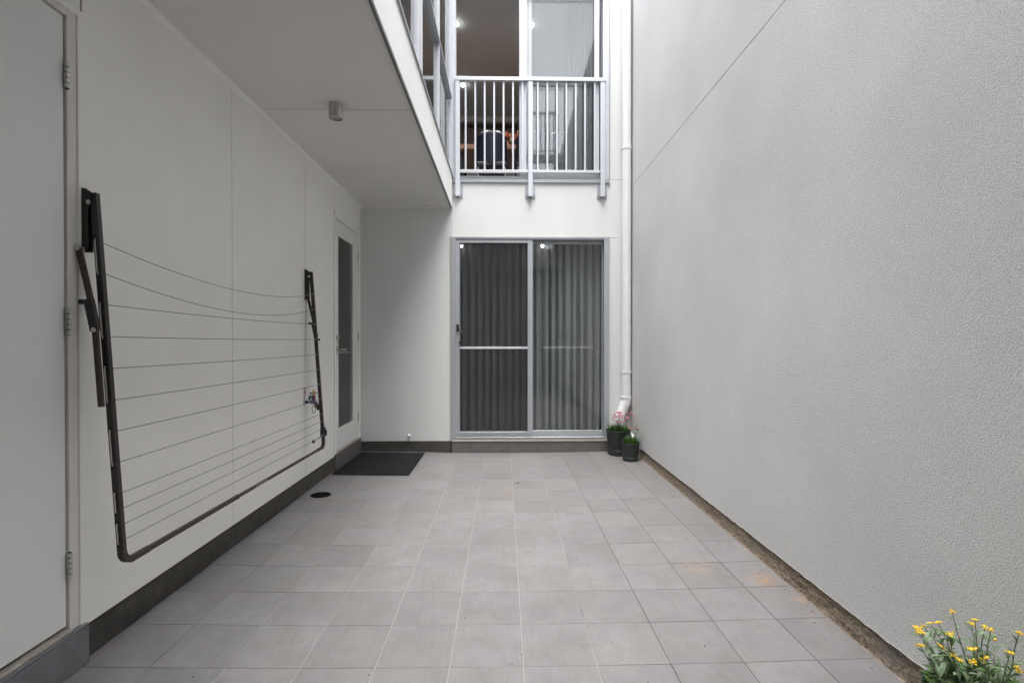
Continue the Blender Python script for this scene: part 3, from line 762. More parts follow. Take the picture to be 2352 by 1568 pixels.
# upper rooms: floor, ceiling, walls
UF, UC = 3.33, 5.70
fl = MB(); fl.box(-5, SX - .1, Y0, BY + .12, UF - .1, UF); fl.box(-5, RX + .2, BY + .12, 10.2, UF - .1, UF); fl.build('upper_room_floor', carpet, kind='structure')
c_ = MB(); c_.box(-5, SX - .1, Y0, BY + .12, UC, UC + .1); c_.box(-5, RX + .2, BY + .12, 10.2, UC, UC + .1)
c_.build('upper_room_ceiling', room_c, kind='structure')
b = MB(); b.box(-5.1, -5, Y0, 10.2, UF - .1, UC + .1); b.box(-5.1, RX + .3, 10.2, 10.3, UF - .1, UC + .1); b.box(RX + .2, RX + .3, BY + .1, 10.3, UF - .1, UC + .1)
b.box(-5, SX - .1, Y0 - .1, Y0, UF - .1, UC + .1)
b.build('upper_room_wall', room_w, kind='structure')
MB().box(-5.1, RX + .3, Y0 - .1 + .1, 10.3, UC + .12, TOP).build('roof', concrete, kind='structure') if False else None
rb = MB(); rb.box(-5.1, SX - .1, Y0, BY + .12, UC + .12, TOP - .01); rb.box(-5.1, RX + .3, BY + .13, 10.3, UC + .12, TOP - .01); rb.build('roof', concrete, kind='structure')

# upper sliding door
ud = thing('sliding_door', 'silver sliding glass door on the upper floor, left half slid open behind the railing', 'sliding door', (.32, BY, uz0))
ud_f = bpy.data.objects.new('outer_frame', None); COL.objects.link(ud_f); ud_f.location = (.32, BY, uz0); attach(ud_f, ud)
UX = lambda px: xz(px, 300)[0]
ubox(ux0 + .004, UX(1047), uz0, UZ1, BY - .02, BY + .10, 'jamb', alu_rail, ud_f); ubox(UX(1384), ux1, uz0, UZ1, BY - .02, BY + .10, 'jamb', alu_rail, ud_f)
ubox(UX(1047), UX(1384), UZ1 - .05, UZ1, BY - .019, BY + .10, 'head', alu_rail, ud_f)
ubox(UX(1047), UX(1384), uz0, uz0 + .030, BY - .019, BY + .10, 'sill_track', alu_rail, ud_f)
for px in (1039.5, 1042, 1044.6): ubox(UX(px) - .0013, UX(px) + .0013, uz0 + .01, UZ1 - .01, BY - .024, BY - .019, 'channel_fin', alu_rail, ud_f, 0)
for q in (.007, .016, .025): ubox(UX(1047), UX(1384), uz0 + q - .0012, uz0 + q + .0012, BY - .025, BY - .018, 'channel_fin', alu_rail, ud_f, 0)
ubox(ux0 - .005, ux1 + .006, uz0 - .045, uz0 - .002, BY - .022, BY - .001, 'sill_flashing', alu, ud_f)
ubox(ux1 + .002, ux1 + .012, uz0 - .085, UZ1, BY - .020, BY - .001, 'edge_trim', alu, ud_f)
us1 = sash(ud, 'sliding_sash', UX(1193), UX(1376), uz0 + .032, UZ1 - .052, UX(1209), UX(1365), uz0 + .085, UZ1 - .10, BY - .006, .032, alu_rail, glass)
us2 = sash(ud, 'fixed_sash', UX(1196), UX(1383), uz0 + .032, UZ1 - .052, UX(1221), UX(1382), uz0 + .085, UZ1 - .10, BY + .045, .03, alu_rail, glass)
ubox(UX(1191.3), UX(1192.6), uz0 + .032, UZ1 - .052, BY - .006, BY + .04, 'dark_gap_strip', black, us1, 0)  # black strip put in for the dark gap beside the stile
ubox(UX(1216), UX(1221), uz0 + .085, UZ1 - .1, BY + .030, BY + .044, 'interlock', jamb_m, us2, 0)
curtain('curtain', .80, 1.22, 6.30, UF + .02, UC - .01, 9, .05, curt_up, 'gathered grey curtain behind the right of the upper sliding door', seed=4)
curtain('sheer_curtain', .36, .98, 6.36, UF + .02, UC - .01, 6, .03, sheer, 'thin pale sheer curtain beside the gathered one in the upper door', seed=9)

# balcony railing
RY = BY - .035
br = thing('balcony_railing', 'light grey metal Juliet balcony railing across the upper sliding door', 'railing', (.32, RY, uz0))
rx = lambda px: on(1, RY, px, 300).x
rz = lambda py: on(1, RY, 1215, py).z
hr = MB().box(rx(1045), rx(1391.5), RY - .030, RY + .022, rz(188.2), rz(179.6)); hr.build('handrail', alu_rail, br, bevel=.003)
bt = MB().box(rx(1056.5), rx(1213.4), RY - .018, RY + .014, rz(397.6), rz(391.4)); bt.build('bottom_rail', alu_rail, br, bevel=.002)
bt = MB().box(rx(1223.4), rx(1378.5), RY - .018, RY + .014, rz(397.6), rz(391.4)); bt.build('bottom_rail', alu_rail, br, bevel=.002)
posts = [(1046, 1056.4), (1213.2, 1223.4), (1378.6, 1389)]
for (a, bb) in posts:
    p = MB().box(rx(a), rx(bb), RY - .024, RY + .016, rz(452), rz(188.4)).build('post', alu_rail, br, bevel=.003)
    c = (rx(a) + rx(bb)) / 2
    MB().box(rx(a) + .003, rx(bb) - .003, RY - .021, RY + .013, rz(453.6), rz(452)).build('end_cap', alu_dark, p)
    pl = MB().box(c - .060, c + .060, BY - .014, BY - .002, rz(454), rz(416)).build('base_plate', alu, br, bevel=.002)
    for sx in (-.045, .045):
        for zz in (rz(449), rz(421)):
            MB().tube([(c + sx, BY - .014, zz), (c + sx, BY - .024, zz)], .0075, 8).build('bolt', alu_dark, pl)
bal = None
for px in (1069.6, 1091.7, 1113.3, 1135, 1156.6, 1178.3, 1200, 1235, 1257, 1279, 1300.6, 1322, 1343.5, 1365.8):
    if bal is None:
        bal = MB().box(-.0105, .0105, -.009, .009, 0, rz(188.4) - rz(391.2)).build('baluster', alu_rail, None, bevel=.0015); o = bal
    else: o = inst(bal)
    o.location = (rx(px), RY - .002, rz(391.2)); attach(o, br)

# downpipe
dp = thing('downpipe', 'white plastic downpipe in the corner between the back wall and the rendered wall', 'pipe', (1.48, BY - .06, 0))
pyy = BY - .062; pcx = on(1, pyy, 1438.3, 600).x; r_ = .0575
ez = on(1, pyy, 1438, 920).z
MB().tube([(pcx, pyy, ez), (pcx, pyy, TOP)], r_ * .98, 28).build('pipe_shaft', pvc, dp)
e1 = Vector((pcx, pyy, ez)); e2 = Vector((pcx - .075, pyy - .01, ez - .19)); e3 = Vector((pcx - .085, pyy - .01, .0))
MB().tube([e1 + Vector((0, 0, .05)), e1 + Vector((0, 0, -.01)), e1 + Vector((-.012, 0, -.035)), e2 + Vector((.01, 0, .02)), e2 + Vector((0, 0, -.02)), e3], [r_ * 1.06] * 6, 28).build('elbow', pvc, dp)
MB().tube([e1 + Vector((0, 0, .03)), e1 + Vector((0, 0, .055))], r_ * 1.13, 28).build('socket', pvc, dp)
MB().tube([e1 + Vector((-.010, 0, -.03)), e1 + Vector((-.024, 0, -.06))], r_ * 1.13, 28).build('socket', pvc, dp)
for py in (342, 854):
    z = on(1, pyy, 1438, py).z
    cl = MB().tube([(pcx, pyy, z - .012), (pcx, pyy, z + .012)], r_ * 1.08, 28)
    cl.box(pcx + r_ * .9, RX - .001, pyy + .01, pyy + .03, z - .008, z + .012)
    cl.build('clip', pvc, dp)
    MB().tube([(pcx + .055, pyy - .012, z + .018), (pcx + .055, pyy - .02, z + .018)], .007, 8).build('screw', pvc, dp)
MB().tube([(pcx + .02, pyy - .02, .26), (RX + .005, pyy - .12, .16)], .022, 16).build('branch', pvc, dp)

# ------------------------------------------------------------------ rendered boundary wall on the right
rw = thing('rendered_wall', 'tall light grey rough rendered boundary wall on the right', 'wall', (RX, 3, 0))
b = MB(); nyw = 500; yy0, yy1 = Y0 - 3, BY
edge = []
for i in range(nyw + 1):
    y = yy0 + (yy1 - yy0) * i / nyw
    edge.append((y, .113 + .009 * noise.noise((y * 3.1, 0, 3)) + .006 * noise.noise((y * 17, 0, 8)) + .004 * noise.noise((y * 60, 2, 1))))
vs = []
for (y, z) in edge: vs += [(RX, y, .3), (RX, y, z + .004), (RX + .004, y, z), (RX + .03, y, z + .001)]
b.add(vs, [(4 * i + k, 4 * i + 4 + k, 4 * i + 5 + k, 4 * i + 1 + k) for i in range(nyw) for k in range(3)])
GZ = 3.198
b.add([(RX, yy0, .3), (RX, yy1, .3), (RX, yy1, GZ - .003), (RX, yy0, GZ - .003), (RX + .008, yy0, GZ - .001), (RX + .008, yy1, GZ - .001), (RX + .03, yy0, GZ - .001), (RX + .03, yy1, GZ - .001)], [(0, 3, 2, 1), (3, 4, 5, 2), (4, 6, 7, 5)])
b.build('render_coat', render_m, rw, label='lower field of grey stippled render')
b = MB(); b.box(RX, RX + .10, yy0, yy1 + .1, GZ + .003, TOP + .3); b.build('render_coat', render_m, rw, label='upper field of grey stippled render above the joint')
MB().box(RX + .03, RX + .15, yy0, yy1 + .1, -.02, GZ + .002).build('core', grey_dark, rw)
b = MB(); vs = []
for (y, z) in edge: vs += [(RX - .0006, y, z + .0035 + .003 * abs(noise.noise((y * 25, 5, 5)))), (RX - .0012, y, z - .001), (RX + .003, y, z - .001)]
b.add(vs, [(3 * i + k, 3 * i + 3 + k, 3 * i + 4 + k, 3 * i + 1 + k) for i in range(nyw) for k in range(2)])
b.build('paint_edge', mat('thick_white_paint_edge', (.80, .80, .78), .6), rw, label='thin bright paint ridge where the render ends')
# rough base strip
b = MB(); ny, nz = 1100, 16; vs = []
for i in range(ny + 1):
    y = yy0 + (yy1 - yy0) * i / ny
    for k in range(nz + 1):
        z = -.01 + .145 * k / nz
        q = Vector((0, y * 8, z * 45 + y * 22))
        d = .0045 * abs(noise.noise(q)) * 2 + .004 * noise.noise((1, y * 5, z * 20)) + .001 * noise.noise((4, y * 50, z * 60))
        vs.append((RX + .008 + .004 * k / nz - d - .004 * max(0, 1 - k / 5) ** 2, y, z))
b.add(vs, [(i * (nz + 1) + k, i * (nz + 1) + k + 1, (i + 1) * (nz + 1) + k + 1, (i + 1) * (nz + 1) + k) for i in range(ny) for k in range(nz)], True)
b.build('base_strip', rough_m, rw, label='rough brown trowelled strip along the foot of the wall')
# sealant bead in the corner and the mortar smear along the foot
pts = [(RX - .006 + .002 * noise.noise((0, 0, z * 6)), BY - .006, z) for z in [.1 + .12 * i for i in range(51)]]
MB().tube(pts, .0065, 8).build('sealant_bead', sealant, rw)
b = MB(); vs = []
for i in range(301):
    y = yy0 + (yy1 - yy0) * i / 300; w = .001 + .008 * noise.noise((y * 4, 1, 1)) + .003 * noise.noise((y * 40, 1, 1))
    vs += [(RX + .015, y, .008), (RX - max(.002, w), y, fz(1.53) + .0012)]
b.add(vs, [(2 * i, 2 * i + 2, 2 * i + 3, 2 * i + 1) for i in range(300)], True)
b.build('mortar_smear', mat('pinkish_mortar', (.24, .185, .16), .8, var=.4, vscale=18), rw)

# ------------------------------------------------------------------ opposite house behind the camera (only seen in the glass)
oh = thing('opposite_house', 'pale house front behind the camera, seen only as a reflection', 'building', (.4, Y0, 0))
b = MB(); b.box(SX - .1, RX + .1, Y0 - .15, Y0 - .0, 3.25, 3.75); b.box(1.30, RX + .1, Y0 - .15, Y0, 3.75, 6.0); b.box(SX - .1, -.45, Y0 - .15, Y0, 3.75, 6.0); b.box(SX - .1, RX + .1, Y0 - .15, Y0, 6.0, 6.2)
b.build('wall', opp_w, oh)
b = MB(); b.box(-5, 4.3, -7.6, -7.5, 0, 3.2); b.box(-4.3, -4.2, -7.5, Y0, 0, 3.2); b.box(4.2, 4.3, -7.5, Y0, 0, 3.2); b.box(-5, 4.3, -7.6, Y0 - .151, 3.2, 3.3); b.box(-4.3, LX, Y0 - .1, Y0 - .01, 0, 3.2); b.box(RX + .15, 4.3, Y0 - .1, Y0 - .01, 0, 3.2)
b.build('carport', garage, oh)
MB().box(-.45, 1.30, Y0 - .10, Y0 - .09, 3.75, 6.0).build('glass_pane', glass, oh)
MB().box(-.45, 1.30, Y0 - 2.5, Y0 - 2.45, 3.75, 6.0).build('curtain', curt, oh)
for zb in (3.85, 6.2):
    MB().box(-.5, 1.4, Y0 + .03, Y0 + .07, zb + 1.0, zb + 1.05).build('handrail', alu_dark, oh)
    MB().box(-.5, 1.4, Y0 + .03, Y0 + .07, zb + .03, zb + .06).build('bottom_rail', alu_dark, oh)
    bal2 = MB(); 
    for k in range(18): bal2.box(-.48 + k * .11, -.46 + k * .11, Y0 + .04, Y0 + .06, zb + .06, zb + 1.0)
    bal2.build('balusters', alu_dark, oh)
    for px in (-.5, .45, 1.38): MB().box(px - .025, px + .025, Y0 + .02, Y0 + .07, zb - .3, zb + 1.0).build('post', alu_dark, oh)

# ------------------------------------------------------------------ dining room upstairs
MB().box(-4.6, RX + .15, 9.65, 9.75, 5.605, UC - .001).build('bulkhead', room_w, kind='structure')
kc = thing('kitchen_cabinets', 'pale and taupe kitchen cabinets at the far end of the upper room', 'cabinets', (-.5, 9.9, UF))
MB().box(-4.6, -.93, 9.82, 10.18, UF, 5.57).build('tall_cabinet', cab_l, kc, bevel=.003)
MB().box(-.92, -.28, 9.84, 10.18, 4.95, 5.57).build('wall_cabinet', cab_d, kc, bevel=.003)
MB().box(-.27, .40, 9.84, 10.18, 4.95, 5.57).build('wall_cabinet', cab_d, kc, bevel=.003)
MB().box(.41, 1.6, 9.84, 10.18, 4.95, 5.57).build('wall_cabinet', cab_d, kc, bevel=.003)
MB().box(-.92, 1.6, 10.10, 10.18, 4.25, 4.945).build('splashback', cab_l, kc)
MB().box(-.92, 1.6, 9.6, 10.09, UF, 4.24).build('bench', cab_l, kc, bevel=.003)
tb = thing('dining_table', 'orange timber dining table on dark legs in the upper room', 'table', (-.3, 7.4, UF))
tz = on(1, 7.0, 1075, 331.5).z; tz0 = on(1, 7.0, 1075, 342).z
MB().box(-1.7, .93, 7.0, 7.95, tz0, tz).build('tabletop', wood, tb, bevel=.003)
for (x, y) in ((-.62, 7.15), (.78, 7.15), (-.62, 7.8), (.78, 7.8), (-1.6, 7.15), (-1.6, 7.8)):
    MB().box(x - .04, x + .04, y - .04, y + .04, UF, tz0).build('leg', leather, tb)
def chair(cx, y, lab, yawr=0):
    t = thing('dining_chair', lab, 'chair', (cx, y, UF), 'dining chairs in the upper room', yawr)
    b = MB(); n = 10; m_ = 12; H0, H1 = .42, .87
    vs = []
    for side in (0, 1):
        for j in range(m_ + 1):
            tt = j / m_; z = H0 + (H1 - H0) * tt
            w = (.225 - .012 * tt) * (1 if tt < .82 else math.sqrt(max(0.02, 1 - ((tt - .82) / .19) ** 2 * .42)))
            for i in range(n + 1):
                s_ = -1 + 2 * i / n
                vs.append((s_ * w, -.22 - .05 * tt + .055 * s_ * s_ + (.028 if side else 0), z - (0.02 * s_ ** 6 if tt > .9 else 0)))
    N = (n + 1) * (m_ + 1)
    fs = []
    for j in range(m_):
        for i in range(n):
            a = j * (n + 1) + i; fs.append((a, a + 1, a + n + 2, a + n + 1)); fs.append((N + a, N + a + n + 1, N + a + n + 2, N + a + 1))
    ring = [i for i in range(n)] ; 
    top = m_ * (n + 1)
    for i in range(n): fs.append((top + i, top + i + 1, N + top + i + 1, N + top + i)); fs.append((i, N + i, N + i + 1, i + 1))
    for j in range(m_): 
        a = j * (n + 1); fs.append((a, a + n + 1, N + a + n + 1, N + a)); a += n; fs.append((a, N + a, N + a + n + 1, a + n + 1))
    b.add(vs, fs, True)
    def pb(mb, nm, m, bv=0, seg=1):
        o = mb.build(nm, m, None, bevel=bv, seg=seg); o.parent = t; return o
    pb(b, 'backrest', leather)
    pb(MB().box(-.225, .225, -.22, .22, .40, .47), 'seat', leather, .02, 2)
    for (x, y_) in ((-.19, -.19), (.19, -.19), (-.19, .19), (.19, .19)):
        pb(MB().tube([(x, y_, .40), (x * 1.08, y_ * 1.08, 0)], .011, 8), 'leg', steel)
    return t
c1 = chair(on(1, 6.78, 1129, 320).x, 7.02, 'navy leather dining chair seen through the railing on the left')
c1.scale = (.97, 1, 1)
chair(on(1, 6.78, 1222, 320).x, 7.02, 'navy leather dining chair half hidden by the centre door frame')
chair(on(1, 6.78, 1290, 320).x - .02, 7.06, 'navy leather dining chair behind the right hand glass pane')
vp = on(1, 7.45, 1184, 300)
va = MB().lathe([(.001, 0), (.045, 0), (.055, .05), (.05, .11), (.03, .16), (.034, .19), (.031, .19), (.027, .16), (.045, .10)], (vp.x, 7.45, tz), 20).build('vase', glass_mat('vase_glass', 1.6, (.8, .84, .84)))
tag(va, 'clear glass vase on the orange dining table', 'vase')
fl_ = thing('flower_bunch', 'bunch of coral and cream flowers in the glass vase', 'flowers', (vp.x, 7.45, tz + .15))
rnd = random.Random(3)
pm = MB()
for k in range(8):
    a = 2 * PI * k / 8; ca, sa = math.cos(a), math.sin(a)
    pm.add([(0, 0, 0), (ca * .018 - sa * .012, sa * .018 + ca * .012, .03), (ca * .032, sa * .032, .06), (ca * .018 + sa * .012, sa * .018 - ca * .012, .03)], [(0, 1, 2, 3)])
pmo = pm.build('bloom', coral); pmw = pm.build('bloom', pale_petal)
for k in range(16):
    dx = rnd.uniform(-.13, .13); dy = rnd.uniform(-.1, .1); dz = .19 + rnd.uniform(0, .16) - abs(dx) * .3
    MB().tube([(vp.x, 7.45, tz + .05), (vp.x + dx * .3, 7.45 + dy * .3, tz + .2), (vp.x + dx, 7.45 + dy, tz + dz)], .0022, 5).build('stem', stem_g, fl_)
    o = inst(pmo if k % 4 else pmw, (vp.x + dx, 7.45 + dy, tz + dz - .01), (dy * 5, dx * 6, rnd.uniform(0, 6)), rnd.uniform(.8, 1.3), fl_)
for o in (pmo, pmw): bpy.data.objects.remove(o)
for i, (px, py, lab) in enumerate([(1048, 55, 'lit ceiling downlight at the upper left edge of the open doorway'), (1064, 195, 'lit ceiling downlight just below the left end of the handrail'), (1220, 57, 'lit ceiling downlight behind the upper right pane')]):
    p = on(2, UC - .002, px, py)
    t = thing('downlight', lab, 'downlight', (p.x, p.y, UC), 'downlights inside the house')
    MB().lathe([(.05, 0), (.05, -.006), (.04, -.006)], (p.x, p.y, UC - .0005), 24).build('trim_ring', signw, t)
    MB().ball((p.x, p.y, UC - .006), .036, 16, sz=.75).build('bulb', lit, t)
    spot_l = bpy.data.lights.new('downlight_beam', 'SPOT'); spot_l.energy = 16; spot_l.spot_size = R(110); spot_l.spot_blend = .6; spot_l.shadow_soft_size = .04; spot_l.color = (1, .985, .96)
    so_ = bpy.data.objects.new('downlight_beam', spot_l); COL.objects.link(so_); so_.location = (p.x, p.y, UC - .045); attach(so_, t)

# ------------------------------------------------------------------ ceiling lamp under the overhang
lp = on(2, SZ, 771, 250)
ly = 3.44; lx = on(1, ly, 771.5, 262).x
cl = thing('soffit_lamp', 'small brushed steel cylinder lamp mounted under the overhang', 'lamp', (lx, ly, SZ))
MB().lathe([(.047, 0), (.047, -.093), (.044, -.096), (.0435, -.093), (.0435, -.080)], (lx, ly, SZ), 36).build('housing', lamp_steel, cl)
MB().lathe([(.0, -.081), (.0435, -.081)], (lx, ly, SZ), 30).build('lens', lens, cl)
MB().lathe([(.0478, -.072), (.0478, -.0735)], (lx, ly, SZ), 36).build('seam', alu_dark, cl)

# ------------------------------------------------------------------ folded wall clothes airer
AY0, AY1 = 2.066, 4.350
X_ = lambda px, py, y: on(1, y, px, py)
ca = thing('clothes_airer', 'dark brown fold down clothes airer hanging folded on the white side wall', 'clothes airer', (LX, 3.2, 1.9))
topx = LX + .052; botx = X_(280, 1290, AY0).x + .004; topz = 1.927; botz = .405
def ax(z): return topx + (botx - topx) * (topz - z) / (topz - botz)
T = .023
for (y, sgn) in ((AY0, 1), (AY1, -1)):
    pts = [(ax(topz), y, topz), (ax(botz + .05), y, botz + .05)]
    arm = MB().bar(pts[0], pts[1], T, T * 1.15, (0, 1, 0)).build('arm', brown, ca, bevel=.002)
    MB().bar((ax(topz), y, topz), (ax(topz + .003), y, topz + .003), T + .001, T * 1.15 + .001, (0, 1, 0)).build('end_cap', black, arm)
    # bent corner
    n = 7; cpts = []
    for k in range(n + 1):
        a = PI / 2 * k / n; cpts.append((ax(botz + .05 - .05 * math.sin(a)), y + sgn * .05 * (1 - math.cos(a)), botz + .05 - .05 * math.sin(a)))
    cb = MB()
    for p, q in zip(cpts[:-1], cpts[1:]):
        e = (Vector(q) - Vector(p)) * .06
        cb.bar(Vector(p) - e, Vector(q) + e, T, T * 1.1, (1, 0, 0))
    cb.build('corner_bend', brown, ca)
    # wall bracket: channel with two flanges
    bk = MB(); zt, zb = 1.955, 1.690
    yb = y - sgn * 0
    bk.box(LX + .0005, LX + .005, y - .0145, y + .0145, zb, zt)
    for s_ in (-1, 1):
        yy = y + s_ * .0135
        bk.add([(LX + .005, yy - .0015, zb), (LX + .034, yy - .0015, zb), (LX + .034, yy - .0015, zt - .09), (LX + .050, yy - .0015, zt - .060), (LX + .048, yy - .0015, zt - .030), (LX + .030, yy - .0015, zt - .018), (LX + .005, yy - .0015, zt),
                (LX + .005, yy + .0015, zb), (LX + .034, yy + .0015, zb), (LX + .034, yy + .0015, zt - .09), (LX + .050, yy + .0015, zt - .060), (LX + .048, yy + .0015, zt - .030), (LX + .030, yy + .0015, zt - .018), (LX + .005, yy + .0015, zt)],
               [(0, 1, 2, 3, 4, 5, 6), (13, 12, 11, 10, 9, 8, 7)] + [(i, i + 7, (i + 1) % 7 + 7, (i + 1) % 7) for i in range(7)])
    bko = bk.build('wall_bracket', brown, ca)
    MB().tube([(LX + .040, y - .019, 1.890), (LX + .040, y + .019, 1.890)], .009, 10).build('pivot_bolt', steel, bko)
    MB().tube([(LX + .012, y - .012, 1.935), (LX + .012, y + .004, 1.935)], .006, 8).build('screw', steel, bko)
    # folded brace, on the outer side of the arm
    yo = y - .034 * sgn
    if sgn > 0: P1, P2, P3, P4 = X_(181, 570, yo), X_(209, 692, yo), X_(219, 757, yo), X_(233, 934, yo); BR = (P1, P2, P3, P4)
    else: P1, P2, P3, P4 = [Vector((p.x, yo, p.z)) for p in BR]
    up = MB().bar(P1, P2, .014, .021, (0, 1, 0)).build('upper_brace', rusty, ca, bevel=.0015)
    MB().bar(P3 + (P3 - P4).normalized() * .02, P4, .014, .021, (0, 1, 0)).build('lower_brace', rusty, ca, bevel=.0015)
    dirr = (P3 - P2).normalized()
    kn_ = MB().bar(P2 - dirr * .01 + Vector((-.006, -.002, 0)), P3 + dirr * .005 + Vector((.002, -.002, 0)), .020, .034, (0, 1, 0)).build('brace_knuckle', brown, ca, bevel=.002)
    MB().box(P2.x - .045, P2.x - .01, P2.y - .008, P2.y + .006, P2.z - .012, P2.z + .008).build('stop_tab', black, kn_)
    MB().tube([(P1.x, P1.y - .011, P1.z), (P1.x, P1.y + .02, P1.z)], .0115, 12).build('pivot_bolt', steel, up)
    MB().tube([(P3.x + .002, P3.y - .014, P3.z), (P3.x + .002, P3.y + .012, P3.z)], .009, 10).build('pivot_bolt', steel, kn_)
# bottom bar: outer sleeve and thinner inner tube
ym = on(0, ax(botz), 545, 1148).y
MB().bar((ax(botz), AY0 + .048, botz), (ax(botz), ym, botz), .019, .0225, (1, 0, 0)).build('bottom_bar', brown, ca, bevel=.002)
MB().bar((ax(botz), ym - .03, botz), (ax(botz), AY1 - .048, botz), .016, .018, (1, 0, 0)).build('inner_bar', brown, ca, bevel=.002)
MB().bar((ax(botz), ym - .004, botz), (ax(botz), ym + .004, botz), .021, .0245, (1, 0, 0)).build('sleeve_collar', black, ca)
MB().bar((ax(botz), AY0 + .045, botz), (ax(botz), AY0 + .15, botz), .022, .0255, (1, 0, 0)).build('sleeve', brown, ca, bevel=.002)
MB().bar((ax(botz), AY1 - .15, botz), (ax(botz), AY1 - .045, botz), .019, .022, (1, 0, 0)).build('sleeve', rusty, ca, bevel=.002)
ys = on(0, ax(botz), 602, 1118).y
MB().box(ax(botz) + .0081, ax(botz) + .0086, ys - .10, ys + .06, botz - .006, botz + .007).build('worn_sticker', mat('worn_label', (.25, .23, .21), .6, var=.8, vscale=60), ca)
# lines
czs = [1.733, 1.605, 1.474, 1.342, 1.210, 1.078, .949, .820, .691, .627, .562, .498]
sag = [.095, .105, .012, .006, .004, .003, .003, .002, .002, .002, .002, .002]
off = [.0, .0, .012, .0, .0, .0, 0, 0, 0, 0, 0, 0]
for z, s_ in zip(czs, sag):
    pts = []
    for k in range(25):
        u = k / 24; y = AY0 + T / 2 - .004 + (AY1 - AY0 - T + .016) * u
        pts.append((ax(z) + .002 + s_ * .1 * math.sin(PI * u), y, z - s_ * 4 * u * (1 - u)))
    MB().tube(pts, .0019, 6).build('line', cordm, ca)
for k in range(0, 12, 2):
    za, zb = czs[k], czs[k + 1]; pts = []
    for i in range(9):
        u = i / 8; z = za + .012 + (zb - za - .024) * u
        pts.append((ax(z) - .002 + .001 * math.sin(PI * u), AY0 - T / 2 + .001 - .006 * min(1, 4 * u * (1 - u) * 2.5), z))
    MB().tube(pts, .0028, 6).build('line_loop', cord_l, ca)
    for z in (za + .01, zb - .01):
        MB().bar((ax(z) - .002, AY0 - T / 2 - .0008, z + .012), (ax(z) - .002, AY0 - T / 2 - .0008, z - .012), .0012, .008, (0, 1, 0)).build('slot', grey_dark, ca)
for z in czs[:11]:
    MB().ball((ax(z) + .002, AY1 - T / 2 - .001, z), .0042, 8).build('line_end', steel, ca)
for z in (1.474, 1.342): MB().tube([(ax(z) + .008, AY1 + .012, z), (ax(z) + .03, AY1 + .012, z - .004)], .008, 8).build('cleat', black, ca) if z == 1.342 else None
zc = .535
cb = MB().box(ax(zc) - .016, ax(zc) + .020, AY1 - .022, AY1 + .024, zc - .045, zc + .040).box(ax(zc) + .020, ax(zc) + .034, AY1 - .012, AY1 + .016, zc - .035, zc + .015)
cb.build('line_tensioner', black, ca, bevel=.005, seg=2)
MB().ball((ax(.49) + .004, AY1 - .23, .494), .014, 12).build('line_stopper', black, ca)
MB().tube([(ax(.49) + .004, AY1 - .23, .500), (ax(zc) + .022, AY1 - .01, .520)], .0022, 6).build('line', cordm, ca)

# ------------------------------------------------------------------ garden tap and its sign
tp = on(0, LX, 699, 923); ty, tzz = tp.y, tp.z
ta = thing('garden_tap', 'lilac recycled water tap with brass spindle below the small warning plate', 'tap', (LX, ty, tzz))
MB().tube([(LX + .0005, ty, tzz), (LX + .006, ty, tzz)], [.033, .028], 24).tube([(LX + .006, ty, tzz), (LX + .012, ty, tzz)], [.028, .017], 20).build('wall_flange', steel, ta)
MB().tube([(LX + .010, ty, tzz), (LX + .045, ty, tzz)], .0125, 14).build('inlet', black, ta)
MB().tube([(LX + .043, ty, tzz), (LX + .047, ty, tzz)], .0135, 14).build('joint_ring', signw, ta)
MB().tube([(LX + .046, ty, tzz), (LX + .07, ty, tzz + .002), (LX + .095, ty, tzz - .004), (LX + .112, ty, tzz - .022), (LX + .116, ty, tzz - .035)], [.013, .017, .016, .014, .013], 14).tube([(LX + .078, ty, tzz), (LX + .078, ty, tzz + .055)], [.014, .0155], 14).build('tap_body', purple, ta)
MB().tube([(LX + .079, ty, tzz + .055), (LX + .080, ty, tzz + .110)], [.010, .006], 12).build('spindle', brass, ta)
MB().tube([(LX + .060, ty - .004, tzz + .076), (LX + .101, ty + .004, tzz + .080)], .0055, 10).ball((LX + .103, ty, tzz + .082), .008, 10).build('cross_handle', brass, ta)
MB().ball((LX + .058, ty - .004, tzz + .076), .0085, 10).build('handle_tip', grey_dark, ta)
MB().tube([(LX + .118, ty, tzz - .022), (LX + .118, ty, tzz - .046)], .0185, 16).tube([(LX + .118, ty, tzz - .046), (LX + .118, ty, tzz - .070)], [.011, .009], 14).build('hose_connector', black, ta)
MB().box(LX + .086, LX + .093, ty - .012, ty + .012, tzz - .02, tzz + .062).build('red_tag', red, ta)
MB().box(LX + .094, LX + .100, ty - .016, ty - .010, tzz - .05, tzz - .02).build('red_tag', red, ta)
tgo = MB().bar((LX + .050, ty - .02, tzz + .022), (LX + .062, ty - .02, tzz + .060), .014, .019, (0, 1, 0)).build('striped_tag', black, ta)
for q in (.25, .65):
    c0 = Vector((LX + .050, ty - .02, tzz + .022)).lerp(Vector((LX + .062, ty - .02, tzz + .060)), q)
    MB().bar(c0, c0 + Vector((.0024, 0, .0075)), .0152, .0202, (0, 1, 0)).build('band', teal, tgo)
pts = []
for k in range(17):
    a = 2 * PI * k / 16; pts.append((LX + .088 + .014 * math.cos(a) * (1.15 + .3 * math.sin(a)), ty - .012, tzz - .062 + .034 * math.sin(a)))
MB().tube(pts, .0026, 8, cap=False).build('carabiner', green, ta)
pp = on(0, LX, 699, 902)
sg = thing('warning_plate', 'small white do not drink plate with red ring above the garden tap', 'sign', (LX, pp.y, pp.z))
MB().box(LX + .0005, LX + .004, pp.y - .030, pp.y + .030, pp.z - .046, pp.z + .046).build('plate', signw, sg, bevel=.001)
MB().box(LX + .0040, LX + .0046, pp.y - .029, pp.y + .029, pp.z + .034, pp.z + .0445).build('header', mat('sign_grey', (.2, .22, .22), .5), sg)
rg = []
